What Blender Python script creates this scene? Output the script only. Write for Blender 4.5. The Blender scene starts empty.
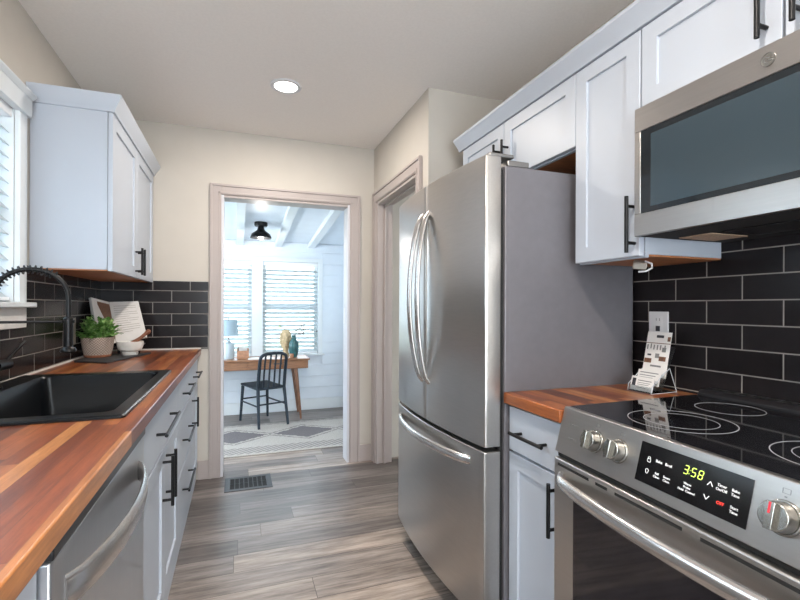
import bpy, bmesh, math, random
from mathutils import Vector, Matrix
random.seed(7)
S = bpy.context.scene
COL = S.collection

# ------------------------------------------------------------------ camera
cam = bpy.data.cameras.new('camera'); camo = bpy.data.objects.new('camera', cam); COL.objects.link(camo)
cam.lens = 453.05 / 800 * 36; cam.sensor_width = 36; cam.shift_y = 7 / 800; cam.clip_start = .02
camo.matrix_world = (Matrix.Translation((0, 0, 1.2114)) @ Matrix.Rotation(-.3451, 4, 'Z')
                     @ Matrix.Rotation(math.pi / 2, 4, 'X') @ Matrix.Rotation(.004, 4, 'Z'))
S.camera = camo

# ------------------------------------------------------------------ world, lights, exposure
W = bpy.data.worlds.new('sky'); S.world = W; W.use_nodes = True
bg = W.node_tree.nodes['Background']; bg.inputs[0].default_value = (.80, .91, 1.0, 1); bg.inputs[1].default_value = 8.2
S.view_settings.view_transform = 'Standard'; S.view_settings.look = 'None'
S.view_settings.gamma = 1; S.view_settings.use_curve_mapping = False
S.view_settings.exposure = 0.27

def area(name, loc, rot, sx, sy, power, color=(1, 1, 1), portal=False, shape='RECTANGLE', spread=math.pi):
    l = bpy.data.lights.new(name, 'AREA'); l.shape = shape; l.size = sx
    if shape == 'RECTANGLE': l.size_y = sy
    l.energy = power; l.color = color; l.spread = spread
    o = bpy.data.objects.new(name, l); COL.objects.link(o); o.location = loc; o.rotation_euler = rot
    if portal: l.cycles.is_portal = True
    return o
PI = math.pi
# portals guide the sky through the openings
area('portal_sink_window', (-.99, 1.60, 1.64), (0, -PI/2, 0), .85, 1.36, 1, portal=True)
area('portal_sunroom_window', (.28, 5.52, 1.17), (-PI/2, 0, 0), 1.30, 1.06, 1, portal=True)
area('portal_added_side_opening', (-1.42, 4.5, 1.2), (0, -PI/2, 0), 1.3, 1.3, 1, portal=True)  # opening added in the unseen side wall to brighten the sunroom
area('portal_added_patio_door', (.3, -2.32, 1.15), (PI/2, 0, 0), 1.8, 2.0, 1, portal=True)
sl = bpy.data.lights.new('sun', 'SUN'); sl.energy = 7; sl.angle = .01; sl.color = (1, .96, .90)
so = bpy.data.objects.new('sun', sl); COL.objects.link(so); so.rotation_euler = Vector((.12, .72, -.80)).to_track_quat('-Z', 'Y').to_euler()
# frontal fill light added outside the invented patio door behind the camera
area('fill_patio_door', (.3, -2.45, 1.2), (PI/2, 0, 0), 1.8, 1.9, 10, (.85, .93, 1))
# fill globe, added out of view behind the camera, is built further down

# ------------------------------------------------------------------ materials
MATS = {}
class NT:
    def __init__(s, name):
        s.m = bpy.data.materials.new(name); s.m.use_nodes = True; s.t = s.m.node_tree
        s.b = s.t.nodes['Principled BSDF']; s.out = s.t.nodes['Material Output']
        MATS[name] = s.m
    def n(s, typ, **kw):
        nd = s.t.nodes.new(typ)
        for k, v in kw.items():
            if k.startswith('i_'): nd.inputs[k[2:].replace('_', ' ')].default_value = v
            else: setattr(nd, k, v)
        return nd
    def l(s, a, b): s.t.links.new(a, b)
    def math(s, op, a, b=None, c=None):
        nd = s.n('ShaderNodeMath', operation=op)
        for i, v in enumerate((a, b, c)):
            if v is None: continue
            if isinstance(v, (int, float)): nd.inputs[i].default_value = v
            else: s.l(v, nd.inputs[i])
        return nd.outputs[0]
    def ramp(s, fac, stops, interp='LINEAR'):
        r = s.n('ShaderNodeValToRGB'); r.color_ramp.interpolation = interp
        e = r.color_ramp.elements
        while len(e) < len(stops): e.new(.5)
        for i, (p, c) in enumerate(stops): e[i].position = p; e[i].color = (*c, 1)
        s.l(fac, r.inputs[0]); return r.outputs[0]
    def mix(s, fac, a, b, mode='MIX'):
        nd = s.n('ShaderNodeMix', data_type='RGBA', blend_type=mode)
        if isinstance(fac, (int, float)): nd.inputs[0].default_value = fac
        else: s.l(fac, nd.inputs[0])
        for i, v in ((6, a), (7, b)):
            if isinstance(v, tuple): nd.inputs[i].default_value = (*v, 1)
            else: s.l(v, nd.inputs[i])
        return nd.outputs[2]
    def pos(s, scale=(1, 1, 1)):
        g = s.n('ShaderNodeNewGeometry'); mp = s.n('ShaderNodeVectorMath', operation='MULTIPLY')
        mp.inputs[1].default_value = scale; s.l(g.outputs['Position'], mp.inputs[0]); return mp.outputs[0]
    def noise(s, vec, scale=5, detail=3, rough=.5):
        nd = s.n('ShaderNodeTexNoise'); nd.inputs['Scale'].default_value = scale
        nd.inputs['Detail'].default_value = detail; nd.inputs['Roughness'].default_value = rough
        s.l(vec, nd.inputs['Vector']); return nd.outputs[0]
    def bump(s, h, strength=.2, dist=.01):
        b = s.n('ShaderNodeBump'); b.inputs['Strength'].default_value = strength; b.inputs['Distance'].default_value = dist
        s.l(h, b.inputs['Height']); s.l(b.outputs[0], s.b.inputs['Normal'])

def pm(name, col, rough=.5, metal=0., noise=0., nscale=40., spec=.5, coat=0., bump=0., stretch=(1, 1, 1), emit=None, estr=0.):
    t = NT(name); b = t.b
    b.inputs['Roughness'].default_value = rough; b.inputs['Metallic'].default_value = metal
    b.inputs['Specular IOR Level'].default_value = spec; b.inputs['Coat Weight'].default_value = coat
    nz = t.noise(t.pos(stretch), nscale, 3)
    lo = tuple(max(0, c * (1 - noise)) for c in col); hi = tuple(min(1, c * (1 + noise)) for c in col)
    t.l(t.ramp(nz, [(.3, lo), (.7, hi)]), b.inputs['Base Color'])
    if bump: t.bump(nz, bump, .002)
    if emit: b.inputs['Emission Color'].default_value = (*emit, 1); b.inputs['Emission Strength'].default_value = estr
    return t.m

M = MATS
pm('wall_paint', (.57, .53, .475), .85, noise=.02, nscale=6, bump=.05)
pm('ceiling_paint', (.87, .825, .78), .9, noise=.02, nscale=80, bump=.12)
pm('trim_paint', (.42, .365, .345), .45, noise=.02, nscale=8)
pm('jamb_daylit_trim', (.62, .62, .66), .45, noise=.02, nscale=8)  # trim made paler and bluer for the daylight falling on the jambs
pm('white_cabinet', (.49, .535, .605), .38, noise=.012, nscale=5)
pm('window_white', (.74, .78, .80), .4, noise=.02, nscale=8)
pm('shiplap_white', (.74, .80, .86), .5, noise=.02, nscale=8)
pm('blind_white', (.86, .88, .90), .5, noise=.01, nscale=8)
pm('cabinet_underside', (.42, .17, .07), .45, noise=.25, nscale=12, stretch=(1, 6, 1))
pm('black_metal', (.012, .012, .013), .38, .6, noise=.1)
pm('black_plastic', (.012, .012, .014), .3, noise=.1)
pm('fridge_side_grey', (.155, .15, .165), .42, .15, noise=.04, nscale=30, bump=.03)
pm('register_grey', (.035, .035, .038), .4, .3)
pm('dark_gap', (.01, .01, .01), .8)
pm('grey_metal', (.30, .29, .28), .35, .9, noise=.05)
pm('sink_granite', (.005, .006, .0075), .28, noise=.3, nscale=350, spec=.25, bump=.1)
pm('slate', (.03, .03, .033), .6, noise=.4, nscale=60, bump=.3)
pm('ceramic_white', (.76, .74, .70), .3, noise=.05, nscale=20)
pm('pestle_wood', (.24, .09, .045), .45, noise=.3, nscale=30)
pm('soil', (.03, .02, .012), .9, noise=.4)
pm('terracotta', (.32, .12, .06), .6, noise=.2)
pm('paper_white', (.78, .76, .74), .7, noise=.02)
pm('print_grey', (.22, .22, .22), .7)
pm('print_dark', (.03, .03, .04), .6)
pm('print_brown', (.17, .08, .045), .6, noise=.3, nscale=120)
pm('navy_metal', (.022, .032, .045), .4, .4, noise=.1)
pm('desk_wood', (.26, .115, .05), .42, noise=.3, nscale=14, stretch=(1, 8, 8))
pm('desk_wood_leg', (.22, .105, .06), .42, noise=.3, nscale=14, stretch=(8, 8, 1))
pm('lamp_shade', (.36, .47, .54), .8, noise=.02)
pm('lamp_ceramic', (.48, .57, .62), .3, noise=.03)
pm('carved_tan', (.52, .40, .24), .7, noise=.35, nscale=45, bump=.6)
pm('teal_glaze', (.035, .115, .12), .2, noise=.3, nscale=20)
pm('organizer_wood', (.42, .21, .12), .6, noise=.2)
pm('branch_brown', (.10, .08, .07), .7)
pm('blossom_white', (.75, .72, .70), .7)
pm('outlet_white', (.72, .72, .74), .4)
pm('outlet_beige', (.36, .33, .29), .4)
pm('acrylic_edge', (.62, .66, .70), .1)
pm('button_white', (.75, .75, .75), .5, emit=(1, 1, 1), estr=.35)
pm('off_red', (.8, .05, .04), .5, emit=(1, .06, .04), estr=.9)
pm('red_mark', (.7, .03, .05), .4)
pm('digit_green', (.7, .9, .2), .5, emit=(.62, 1, .08), estr=1.0)
pm('knob_steel', (.40, .40, .38), .2, .95, noise=.05)
pm('filter_beige', (.50, .36, .25), .6, noise=.3, nscale=200)
pm('lamp_glow', (1, 1, 1), .5, emit=(1, .95, .88), estr=9)
pm('fill_globe_glow', (1, 1, 1), .5, emit=(1, .97, .94), estr=26)  # strong glow of the added fill globe
pm('bulb_glow', (1, 1, 1), .5, emit=(1, .97, .92), estr=4)
pm('burner_ring', (.38, .38, .40), .3)
pm('lawn', (.25, .30, .18), .9, noise=.3, nscale=3)
pm('house_siding', (.70, .72, .74), .8, noise=.03)
pm('house_roof', (.34, .34, .36), .9, noise=.2)
pm('tree_green', (.10, .14, .07), .8, noise=.4, nscale=6)

def steel(name, col, rough, stretch, scale=160, metal=.92, aniso=.0):
    t = NT(name); b = t.b
    nz = t.noise(t.pos(stretch), scale, 2)
    b.inputs['Metallic'].default_value = metal
    lo = tuple(c * .975 for c in col); hi = tuple(min(1, c * 1.025) for c in col)
    t.l(t.ramp(nz, [(.3, lo), (.7, hi)]), b.inputs['Base Color'])
    b.inputs['Roughness'].default_value = rough; b.inputs['Anisotropic'].default_value = aniso
    return t.m
steel('brushed_steel', (.46, .44, .42), .28, (1, .03, 1))          # brushed along y
steel('brushed_steel_dw', (.50, .51, .53), .30, (1, 1, .03))
steel('satin_handle', (.60, .58, .565), .24, (1, .1, .1), 60)
steel('mw_steel', (.43, .41, .395), .28, (1, .03, 1), 220)

def glossy_black(name, col, rough, coat=0, noise_=.3):
    return pm(name, col, rough, noise=noise_, nscale=30, coat=coat, spec=.6)
glossy_black('cooktop_glass', (.008, .008, .010), .04)
glossy_black('oven_glass', (.012, .011, .015), .05)
glossy_black('display_glass', (.006, .006, .007), .15)
glossy_black('microwave_glass', (.010, .014, .018), .05, noise_=.0)
glossy_black('microwave_screen', (.035, .055, .07), .10, noise_=.0)

def glass(name, tint=(.95, .98, 1), gl=.08):
    t = NT(name); t.t.nodes.remove(t.b)
    tr = t.n('ShaderNodeBsdfTransparent'); tr.inputs[0].default_value = (*tint, 1)
    g = t.n('ShaderNodeBsdfGlossy'); g.inputs['Roughness'].default_value = .02
    lw = t.n('ShaderNodeLayerWeight'); lw.inputs[0].default_value = .25
    f = t.math('ADD', t.math('MULTIPLY', lw.outputs['Fresnel'], .8), gl * .3)
    mx = t.n('ShaderNodeMixShader'); t.l(f, mx.inputs[0]); t.l(tr.outputs[0], mx.inputs[1]); t.l(g.outputs[0], mx.inputs[2])
    t.l(mx.outputs[0], t.out.inputs[0]); return t.m
glass('window_glass'); glass('acrylic', (.93, .96, .97), .5)

t = NT('blind_slat'); t.b.inputs['Base Color'].default_value = (.60, .66, .69, 1); t.b.inputs['Roughness'].default_value = .5
tl = t.n('ShaderNodeBsdfTranslucent'); tl.inputs[0].default_value = (.55, .62, .66, 1)
mx = t.n('ShaderNodeMixShader'); mx.inputs[0].default_value = .22; t.l(t.b.outputs[0], mx.inputs[1]); t.l(tl.outputs[0], mx.inputs[2]); t.l(mx.outputs[0], t.out.inputs[0])

def planks(name, along, stripw, blockl, palette, grain_lo, grain_hi, rough, seam=.0, seamw=.02, coat=0, grain_scale=30, bumps=.05):
    """strips of random colour: 'along' axis index is the long direction on the xy plane"""
    t = NT(name); b = t.b
    g = t.n('ShaderNodeNewGeometry'); sp = t.n('ShaderNodeSeparateXYZ'); t.l(g.outputs['Position'], sp.inputs[0])
    L, A = sp.outputs[along], sp.outputs[1 - along]
    a = t.math('DIVIDE', t.math('ADD', A, 20.003), stripw); ai = t.math('FLOOR', a); af = t.math('FRACT', a)
    wn = t.n('ShaderNodeTexWhiteNoise', noise_dimensions='1D'); t.l(ai, wn.inputs['W'])
    l_ = t.math('ADD', t.math('DIVIDE', t.math('ADD', L, 20.), blockl), t.math('MULTIPLY', wn.outputs['Value'], 7.3))
    li = t.math('FLOOR', l_); lf = t.math('FRACT', l_)
    cv = t.n('ShaderNodeCombineXYZ'); t.l(ai, cv.inputs[0]); t.l(li, cv.inputs[1])
    w2 = t.n('ShaderNodeTexWhiteNoise', noise_dimensions='2D'); t.l(cv.outputs[0], w2.inputs['Vector'])
    base = t.ramp(w2.outputs['Value'], palette)
    # grain
    sc = [1, 1, 1]; sc[along] = .09
    gv = t.n('ShaderNodeVectorMath', operation='MULTIPLY_ADD'); gv.inputs[1].default_value = sc
    off = t.n('ShaderNodeVectorMath', operation='SCALE'); off.inputs['Scale'].default_value = 13; t.l(cv.outputs[0], off.inputs[0])
    t.l(g.outputs['Position'], gv.inputs[0]); t.l(off.outputs[0], gv.inputs[2])
    gr = t.noise(gv.outputs[0], grain_scale, 5, .65)
    fv_ = t.n('ShaderNodeVectorMath', operation='MULTIPLY'); fsc = [1, 1, 1]; fsc[along] = .22; fv_.inputs[1].default_value = fsc
    t.l(gv.outputs[0], fv_.inputs[0]); fsc2 = t.noise(gv.outputs[0], grain_scale * 3.5, 4, .75)
    gr = t.math('ADD', t.math('MULTIPLY', gr, .68), t.math('MULTIPLY', fsc2, .32))
    gcol = t.ramp(gr, [(.34, grain_lo), (.66, grain_hi)])
    c = t.mix(1.0, base, gcol, 'MULTIPLY')
    # seams
    sa = t.math('LESS_THAN', af, seamw); sl = t.math('LESS_THAN', lf, seamw * stripw / blockl)
    sm = t.math('MAXIMUM', sa, sl)
    c = t.mix(t.math('MULTIPLY', sm, seam), c, (.03, .02, .015))
    t.l(c, b.inputs['Base Color'])
    b.inputs['Roughness'].default_value = rough; b.inputs['Coat Weight'].default_value = coat; b.inputs['Coat Roughness'].default_value = .2
    t.bump(gr, bumps, .002)
    return t.m
planks('butcher_block', 1, .034, .85,
       [(0, (.14, .038, .016)), (.2, (.27, .066, .020)), (.45, (.37, .10, .027)), (.78, (.46, .155, .042)), (1, (.60, .26, .085))],
       (.42, .36, .33), (1.05, 1.05, 1.05), .32, .45, .035, .2, 42)
planks('floor_planks', 0, .152, 1.15,
       [(0, (.115, .10, .095)), (.35, (.175, .155, .146)), (.65, (.25, .222, .208)), (1, (.40, .34, .295))],
       (.30, .275, .265), (1.45, 1.4, 1.36), .36, .8, .018, 0, 24, .12)

def tiles(name, ax, phase):
    t = NT(name); b = t.b
    g = t.n('ShaderNodeNewGeometry'); sp = t.n('ShaderNodeSeparateXYZ'); t.l(g.outputs['Position'], sp.inputs[0])
    P, L = .0787, .2305
    r = t.math('DIVIDE', t.math('SUBTRACT', sp.outputs[2], .9226 - P * 10), P); ri = t.math('FLOOR', r); rf = t.math('FRACT', r)
    par = t.math('MULTIPLY', t.math('MODULO', ri, 2.), .5)
    u = t.math('ADD', t.math('DIVIDE', t.math('ADD', sp.outputs[ax], 20 * L - phase), L), par)
    ui = t.math('FLOOR', u); uf = t.math('FRACT', u)
    gm = .0019
    def edge(fr, w):
        d = t.math('MINIMUM', fr, t.math('SUBTRACT', 1., fr)); return t.math('MULTIPLY', d, w)
    d = t.math('MINIMUM', edge(rf, P), edge(uf, L))
    mask = t.math('LESS_THAN', d, gm)
    cv = t.n('ShaderNodeCombineXYZ'); t.l(ri, cv.inputs[0]); t.l(ui, cv.inputs[1])
    wn = t.n('ShaderNodeTexWhiteNoise', noise_dimensions='2D'); t.l(cv.outputs[0], wn.inputs['Vector'])
    nz = t.noise(t.pos(), 9, 4, .6)
    tc = t.ramp(t.math('ADD', t.math('MULTIPLY', wn.outputs['Value'], .35), t.math('MULTIPLY', nz, .65)),
                [(.2, (.012, .0105, .0115)), (.8, (.024, .021, .023))])
    c = t.mix(mask, tc, (.30, .28, .26)); t.l(c, b.inputs['Base Color'])
    rr = t.math('ADD', t.math('MULTIPLY', nz, .08), .16)
    t.l(t.math('ADD', rr, t.math('MULTIPLY', mask, .5)), b.inputs['Roughness'])
    hgt = t.math('ADD', t.math('MULTIPLY', t.math('MINIMUM', d, .004), 250.), t.math('MULTIPLY', t.noise(t.pos(), 28, 2), .12))
    b.inputs['Specular IOR Level'].default_value = .16
    t.bump(hgt, .35, .0015)
    return t.m
tiles('tile_right', 1, 1.096 + .11525); tiles('tile_back', 0, -.306 + .11525); tiles('tile_left', 1, 3.34)

def woven():
    t = NT('woven_pot'); b = t.b
    g = t.n('ShaderNodeNewGeometry'); sp = t.n('ShaderNodeSeparateXYZ'); t.l(g.outputs['Position'], sp.inputs[0])
    ang = t.math('ARCTAN2', t.math('SUBTRACT', sp.outputs[1], 2.99), t.math('ADD', sp.outputs[0], .741))
    z = t.math('MULTIPLY', t.math('SUBTRACT', sp.outputs[2], .93), 70.)
    tri = t.math('PINGPONG', t.math('MULTIPLY', ang, 9.), 1.)
    v = t.math('PINGPONG', t.math('ADD', z, t.math('MULTIPLY', tri, 1.)), .5)
    c = t.ramp(v, [(.1, (.20, .14, .11)), (.35, (.52, .43, .37))])
    t.l(c, b.inputs['Base Color']); b.inputs['Roughness'].default_value = .85; t.bump(v, .6, .004)
woven()
def leafm():
    t = NT('leaf_green'); nz = t.noise(t.pos(), 45, 3)
    t.l(t.ramp(nz, [(.3, (.03, .10, .02)), (.5, (.13, .30, .06)), (.7, (.42, .58, .24))]), t.b.inputs['Base Color'])
    t.b.inputs['Roughness'].default_value = .45
leafm()
def rugm():
    t = NT('rug_pattern'); b = t.b
    g = t.n('ShaderNodeNewGeometry'); sp = t.n('ShaderNodeSeparateXYZ'); t.l(g.outputs['Position'], sp.inputs[0])
    x = t.math('ADD', sp.outputs[0], .34 + 8 * .64); y = t.math('SUBTRACT', sp.outputs[1], 4.43)
    ay = t.math('ABSOLUTE', y)
    fx = t.math('PINGPONG', x, .32)                      # 0..0.32 distance from diamond ends
    wob = t.math('MULTIPLY', t.math('SUBTRACT', t.noise(t.pos((1, 1, 1)), 38, 2), .5), .35)
    dm = t.math('ADD', t.math('ADD', t.math('DIVIDE', t.math('SUBTRACT', .32, fx), .27), t.math('DIVIDE', ay, .19)), wob)
    d1 = t.math('LESS_THAN', dm, 1.08)                     # filled diamond
    d2 = t.math('MULTIPLY', t.math('GREATER_THAN', dm, 1.25), t.math('LESS_THAN', dm, 1.4))
    bd = t.math('MULTIPLY', t.math('GREATER_THAN', ay, .36), t.math('LESS_THAN', ay, .53))
    bpat = t.math('GREATER_THAN', t.math('PINGPONG', t.math('ADD', x, t.math('MULTIPLY', ay, 1.5)), .035), .016)
    bm_ = t.math('MULTIPLY', bd, bpat)
    m = t.math('MAXIMUM', t.math('MAXIMUM', d1, t.math('MULTIPLY', d2, .7)), t.math('MULTIPLY', bm_, .75))
    fine = t.noise(t.pos(), 95, 3, .7)
    m2 = t.math('MULTIPLY', m, t.math('ADD', .35, t.math('MULTIPLY', fine, .9)))
    c = t.mix(m2, (.44, .41, .375), (.085, .075, .09))
    c = t.mix(.5, c, t.ramp(fine, [(.35, (.6, .6, .6)), (.6, (1.15, 1.15, 1.15))]), 'MULTIPLY')
    t.l(c, b.inputs['Base Color']); b.inputs['Roughness'].default_value = .95; t.bump(fine, .5, .004)
rugm()

# ------------------------------------------------------------------ mesh helpers
class MB:
    def __init__(s): s.bm = bmesh.new()
    def box(s, x0, x1, y0, y1, z0, z1):
        v = [s.bm.verts.new((x, y, z)) for x in (x0, x1) for y in (y0, y1) for z in (z0, z1)]
        for f in ((0, 1, 3, 2), (4, 6, 7, 5), (0, 4, 5, 1), (2, 3, 7, 6), (0, 2, 6, 4), (1, 5, 7, 3)):
            s.bm.faces.new([v[i] for i in f])
        return s
    def obox(s, c, ax, ay, az):
        c, ax, ay, az = map(Vector, (c, ax, ay, az))
        v = [s.bm.verts.new(c + i * ax + j * ay + k * az) for i in (-1, 1) for j in (-1, 1) for k in (-1, 1)]
        for f in ((0, 1, 3, 2), (4, 6, 7, 5), (0, 4, 5, 1), (2, 3, 7, 6), (0, 2, 6, 4), (1, 5, 7, 3)):
            s.bm.faces.new([v[i] for i in f])
        return s
    def slab(s, quad, t):
        q = [Vector(p) for p in quad]; n = (q[1] - q[0]).cross(q[3] - q[0]).normalized() * t
        a = [s.bm.verts.new(p) for p in q]; b = [s.bm.verts.new(p + n) for p in q]
        s.bm.faces.new(a[::-1]); s.bm.faces.new(b)
        for i in range(4): s.bm.faces.new((a[i], a[(i + 1) % 4], b[(i + 1) % 4], b[i]))
        return s
    def cyl(s, p0, p1, r, r1=None, n=16, caps=True):
        p0, p1 = Vector(p0), Vector(p1); r1 = r if r1 is None else r1
        d = (p1 - p0).normalized(); a = d.orthogonal().normalized(); b = d.cross(a)
        A = [s.bm.verts.new(p0 + r * (math.cos(2*PI*i/n) * a + math.sin(2*PI*i/n) * b)) for i in range(n)]
        B = [s.bm.verts.new(p1 + r1 * (math.cos(2*PI*i/n) * a + math.sin(2*PI*i/n) * b)) for i in range(n)]
        for i in range(n): s.bm.faces.new((A[i], A[(i+1) % n], B[(i+1) % n], B[i]))
        if caps: s.bm.faces.new(A[::-1]); s.bm.faces.new(B)
        return s
    def tube(s, pts, r, n=12, ry=None, up=(0, 0, 1)):
        pts = [Vector(p) for p in pts]; rs = r if isinstance(r, (list, tuple)) else [r] * len(pts)
        rings = []; up = Vector(up); ref = None
        for i, p in enumerate(pts):
            d = (pts[min(i+1, len(pts)-1)] - pts[max(i-1, 0)]).normalized()
            if ref is None:
                ref = up - d * up.dot(d)
                if ref.length < .05: ref = d.orthogonal()
            a = (ref - d * ref.dot(d)).normalized(); ref = a; b = d.cross(a)
            k = ry if ry else rs[i]
            rings.append([s.bm.verts.new(p + rs[i] * math.cos(2*PI*j/n) * a + k * math.sin(2*PI*j/n) * b) for j in range(n)])
        for R0, R1 in zip(rings, rings[1:]):
            for j in range(n): s.bm.faces.new((R0[j], R0[(j+1) % n], R1[(j+1) % n], R1[j]))
        s.bm.faces.new(rings[0][::-1]); s.bm.faces.new(rings[-1]); return s
    def lathe(s, c, prof, n=32, axis='z'):
        c = Vector(c); rings = []
        for r, z in prof:
            rings.append([s.bm.verts.new(c + Vector((r * math.cos(2*PI*j/n), r * math.sin(2*PI*j/n), z))) for j in range(n)])
        for R0, R1 in zip(rings, rings[1:]):
            for j in range(n): s.bm.faces.new((R0[j], R0[(j+1) % n], R1[(j+1) % n], R1[j]))
        if prof[0][0] > 1e-5: s.bm.faces.new(rings[0][::-1])
        if prof[-1][0] > 1e-5: s.bm.faces.new(rings[-1])
        return s
    def ring(s, c, r, w, h, n=48, nrm=(0, 0, 1)):
        c = Vector(c); nn = Vector(nrm).normalized(); a = nn.orthogonal().normalized(); b = nn.cross(a)
        L = []
        for (rr, hh) in ((r - w/2, 0), (r - w/2, h), (r + w/2, h), (r + w/2, 0)):
            L.append([s.bm.verts.new(c + nn * hh + rr * (math.cos(2*PI*j/n) * a + math.sin(2*PI*j/n) * b)) for j in range(n)])
        for k in range(4):
            R0, R1 = L[k], L[(k+1) % 4]
            for j in range(n): s.bm.faces.new((R0[j], R0[(j+1) % n], R1[(j+1) % n], R1[j]))
        return s
    def prism(s, poly, ax, a0, a1):
        """poly: 2D points in the two axes other than ax (cyclic order), extruded on ax"""
        o = [(1, 2), (0, 2), (0, 1)][ax]
        def P(p, a):
            v = [0, 0, 0]; v[ax] = a; v[o[0]] = p[0]; v[o[1]] = p[1]; return s.bm.verts.new(v)
        A = [P(p, a0) for p in poly]; B = [P(p, a1) for p in poly]; n = len(poly)
        s.bm.faces.new(A[::-1]); s.bm.faces.new(B)
        for i in range(n): s.bm.faces.new((A[i], A[(i+1) % n], B[(i+1) % n], B[i]))
        return s
    def shaker(s, sx, xf, th, y0, y1, z0, z1, rail=.055, rec=.008):
        """shaker front facing sx*x; xf front plane, th thickness"""
        xb = xf - sx * th; xr = xf - sx * rec; bv = .0015
        def R(x, i): return [s.bm.verts.new((x, y, z)) for y, z in ((y0+i, z0+i), (y1-i, z0+i), (y1-i, z1-i), (y0+i, z1-i))]
        L = [R(xb, 0), R(xf - sx * bv, 0), R(xf, bv), R(xf, rail), R(xr, rail + .001)]
        for A, B in zip(L, L[1:]):
            for i in range(4): s.bm.faces.new((A[i], A[(i+1) % 4], B[(i+1) % 4], B[i]))
        s.bm.faces.new(L[0][::-1]); s.bm.faces.new(L[-1]); return s
    def text(s, txt, size, mat, depth=.0006, align='CENTER'):
        c = bpy.data.curves.new('t', 'FONT'); c.body = txt; c.size = size; c.extrude = depth / 2
        c.align_x = align; c.align_y = 'CENTER'; c.resolution_u = 2
        o = bpy.data.objects.new('t', c); me = bpy.data.meshes.new_from_object(o)
        me.transform(mat); s.bm.from_mesh(me); bpy.data.objects.remove(o); bpy.data.meshes.remove(me); bpy.data.curves.remove(c)
        return s
    def build(s, name, mat, parent=None, loc=None, bevel=0, smooth=35, seg=2):
        bmesh.ops.recalc_face_normals(s.bm, faces=s.bm.faces)
        me = bpy.data.meshes.new(name)
        org = Vector(loc) if loc is not None else (parent_origin(parent) if parent else Vector((0, 0, 0)))
        bmesh.ops.translate(s.bm, vec=-org, verts=s.bm.verts); s.bm.to_mesh(me); s.bm.free()
        o = bpy.data.objects.new(name, me); COL.objects.link(o)
        if parent: o.parent = parent
        else: o.location = org
        o['_org'] = tuple(org)
        me.materials.append(M[mat])
        if smooth:
            me.polygons.foreach_set('use_smooth', [True] * len(me.polygons)); me.set_sharp_from_angle(angle=math.radians(smooth))
        if bevel:
            b = o.modifiers.new('bevel', 'BEVEL'); b.width = bevel; b.segments = seg; b.limit_method = 'ANGLE'; b.angle_limit = math.radians(40)
        return o
def parent_origin(p): return Vector(p['_org'])
def tag(o, label=None, cat=None, group=None, kind=None):
    if label: o['label'] = label
    if cat: o['category'] = cat
    if group: o['group'] = group
    if kind: o['kind'] = kind
    return o
def thing(name, loc, label, cat, group=None, kind=None):
    o = bpy.data.objects.new(name, None); COL.objects.link(o); o.location = loc; o['_org'] = tuple(loc); o.empty_display_size = .1
    return tag(o, label, cat, group, kind)
def struct(o, label=None, cat=None):
    return tag(o, label, cat, kind='structure')

# ------------------------------------------------------------------ room shell
WL, WR, XS, D, H = -.8475, 1.51, 1.02, 3.455, 2.46      # left wall, right wall, side wall, back wall, ceiling
YF = 5.40                                              # sunroom window wall
struct(MB().box(-2.2, 2.9, -2.4, YF + .1, -.12, 0).build('floor', 'floor_planks', smooth=0), 'grey brown wood-look plank floor', 'floor')
struct(MB().box(WL - .12, 2.2, -2.4, D + .12, H, H + .1).build('ceiling', 'ceiling_paint', smooth=0), 'flat beige ceiling of the kitchen', 'ceiling')
# left wall with sink window opening y .93..2.25, z 1.24..2.0
wy0, wy1, wz0, wz1 = .93, 2.245, 1.225, 2.02
m = MB(); a, b = WL - .12, WL
m.box(a, b, -2.4, wy0, 0, H); m.box(a, b, wy1, D + .12, 0, H); m.box(a, b, wy0, wy1, 0, wz0); m.box(a, b, wy0, wy1, wz1, H)
struct(m.build('wall_left', 'wall_paint', smooth=0), 'left kitchen wall around the sink window', 'wall')
# back wall, opening -.108...824 to z 2.003
ox0, ox1, oz = -.108, .824, 2.003
m = MB(); m.box(WL, ox0, D, D + .12, 0, H).box(ox1, XS, D, D + .12, 0, H).box(ox0, ox1, D, D + .12, oz, H)
struct(m.build('wall_back', 'wall_paint', smooth=0), 'beige back wall around the sunroom doorway', 'wall')
# side wall with doorway
sy0, sy1 = 2.53, 3.365; m = MB()
m.box(XS, XS + .12, 2.37, sy0, 0, H).box(XS, XS + .12, sy1, D + .12, 0, H).box(XS, XS + .12, sy0, sy1, 2.02, H)
m.box(XS + .12, 1.63, 2.37, 2.49, 0, H)
struct(m.build('wall_side', 'wall_paint', smooth=0), 'short beige wall with doorway beyond the refrigerator', 'wall')
struct(MB().box(WR, WR + .12, -2.4, 2.37, 0, H).build('wall_right', 'wall_paint', smooth=0), 'right kitchen wall behind the range', 'wall')
# rear wall; its patio door opening is added to let light in
m = MB(); m.box(WL, -.6, -2.4, -2.28, 0, H).box(1.2, WR, -2.4, -2.28, 0, H).box(-.6, 1.2, -2.4, -2.28, 2.15, H)
struct(m.build('wall_rear', 'wall_paint', smooth=0), 'wall behind the camera with patio door opening added for light', 'wall')
# pantry behind the side doorway
m = MB(); m.box(1.9, 2.0, 2.37, D + .12, 0, H).box(XS + .12, 1.9, D, D + .12, 0, H)
struct(m.build('wall_pantry', 'wall_paint', smooth=0), 'pantry walls behind the side doorway', 'wall')

# sunroom shell
wx0, wx1, fz0, fz1 = -.42, .905, .66, 1.728
m = MB(); T = YF
m.box(-1.55, wx0, T, T + .12, 0, 2.3).box(wx1, 1.35, T, T + .12, 0, 2.3).box(wx0, wx1, T, T + .12, 0, fz0).box(wx0, wx1, T, T + .12, fz1, 2.3)
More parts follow.
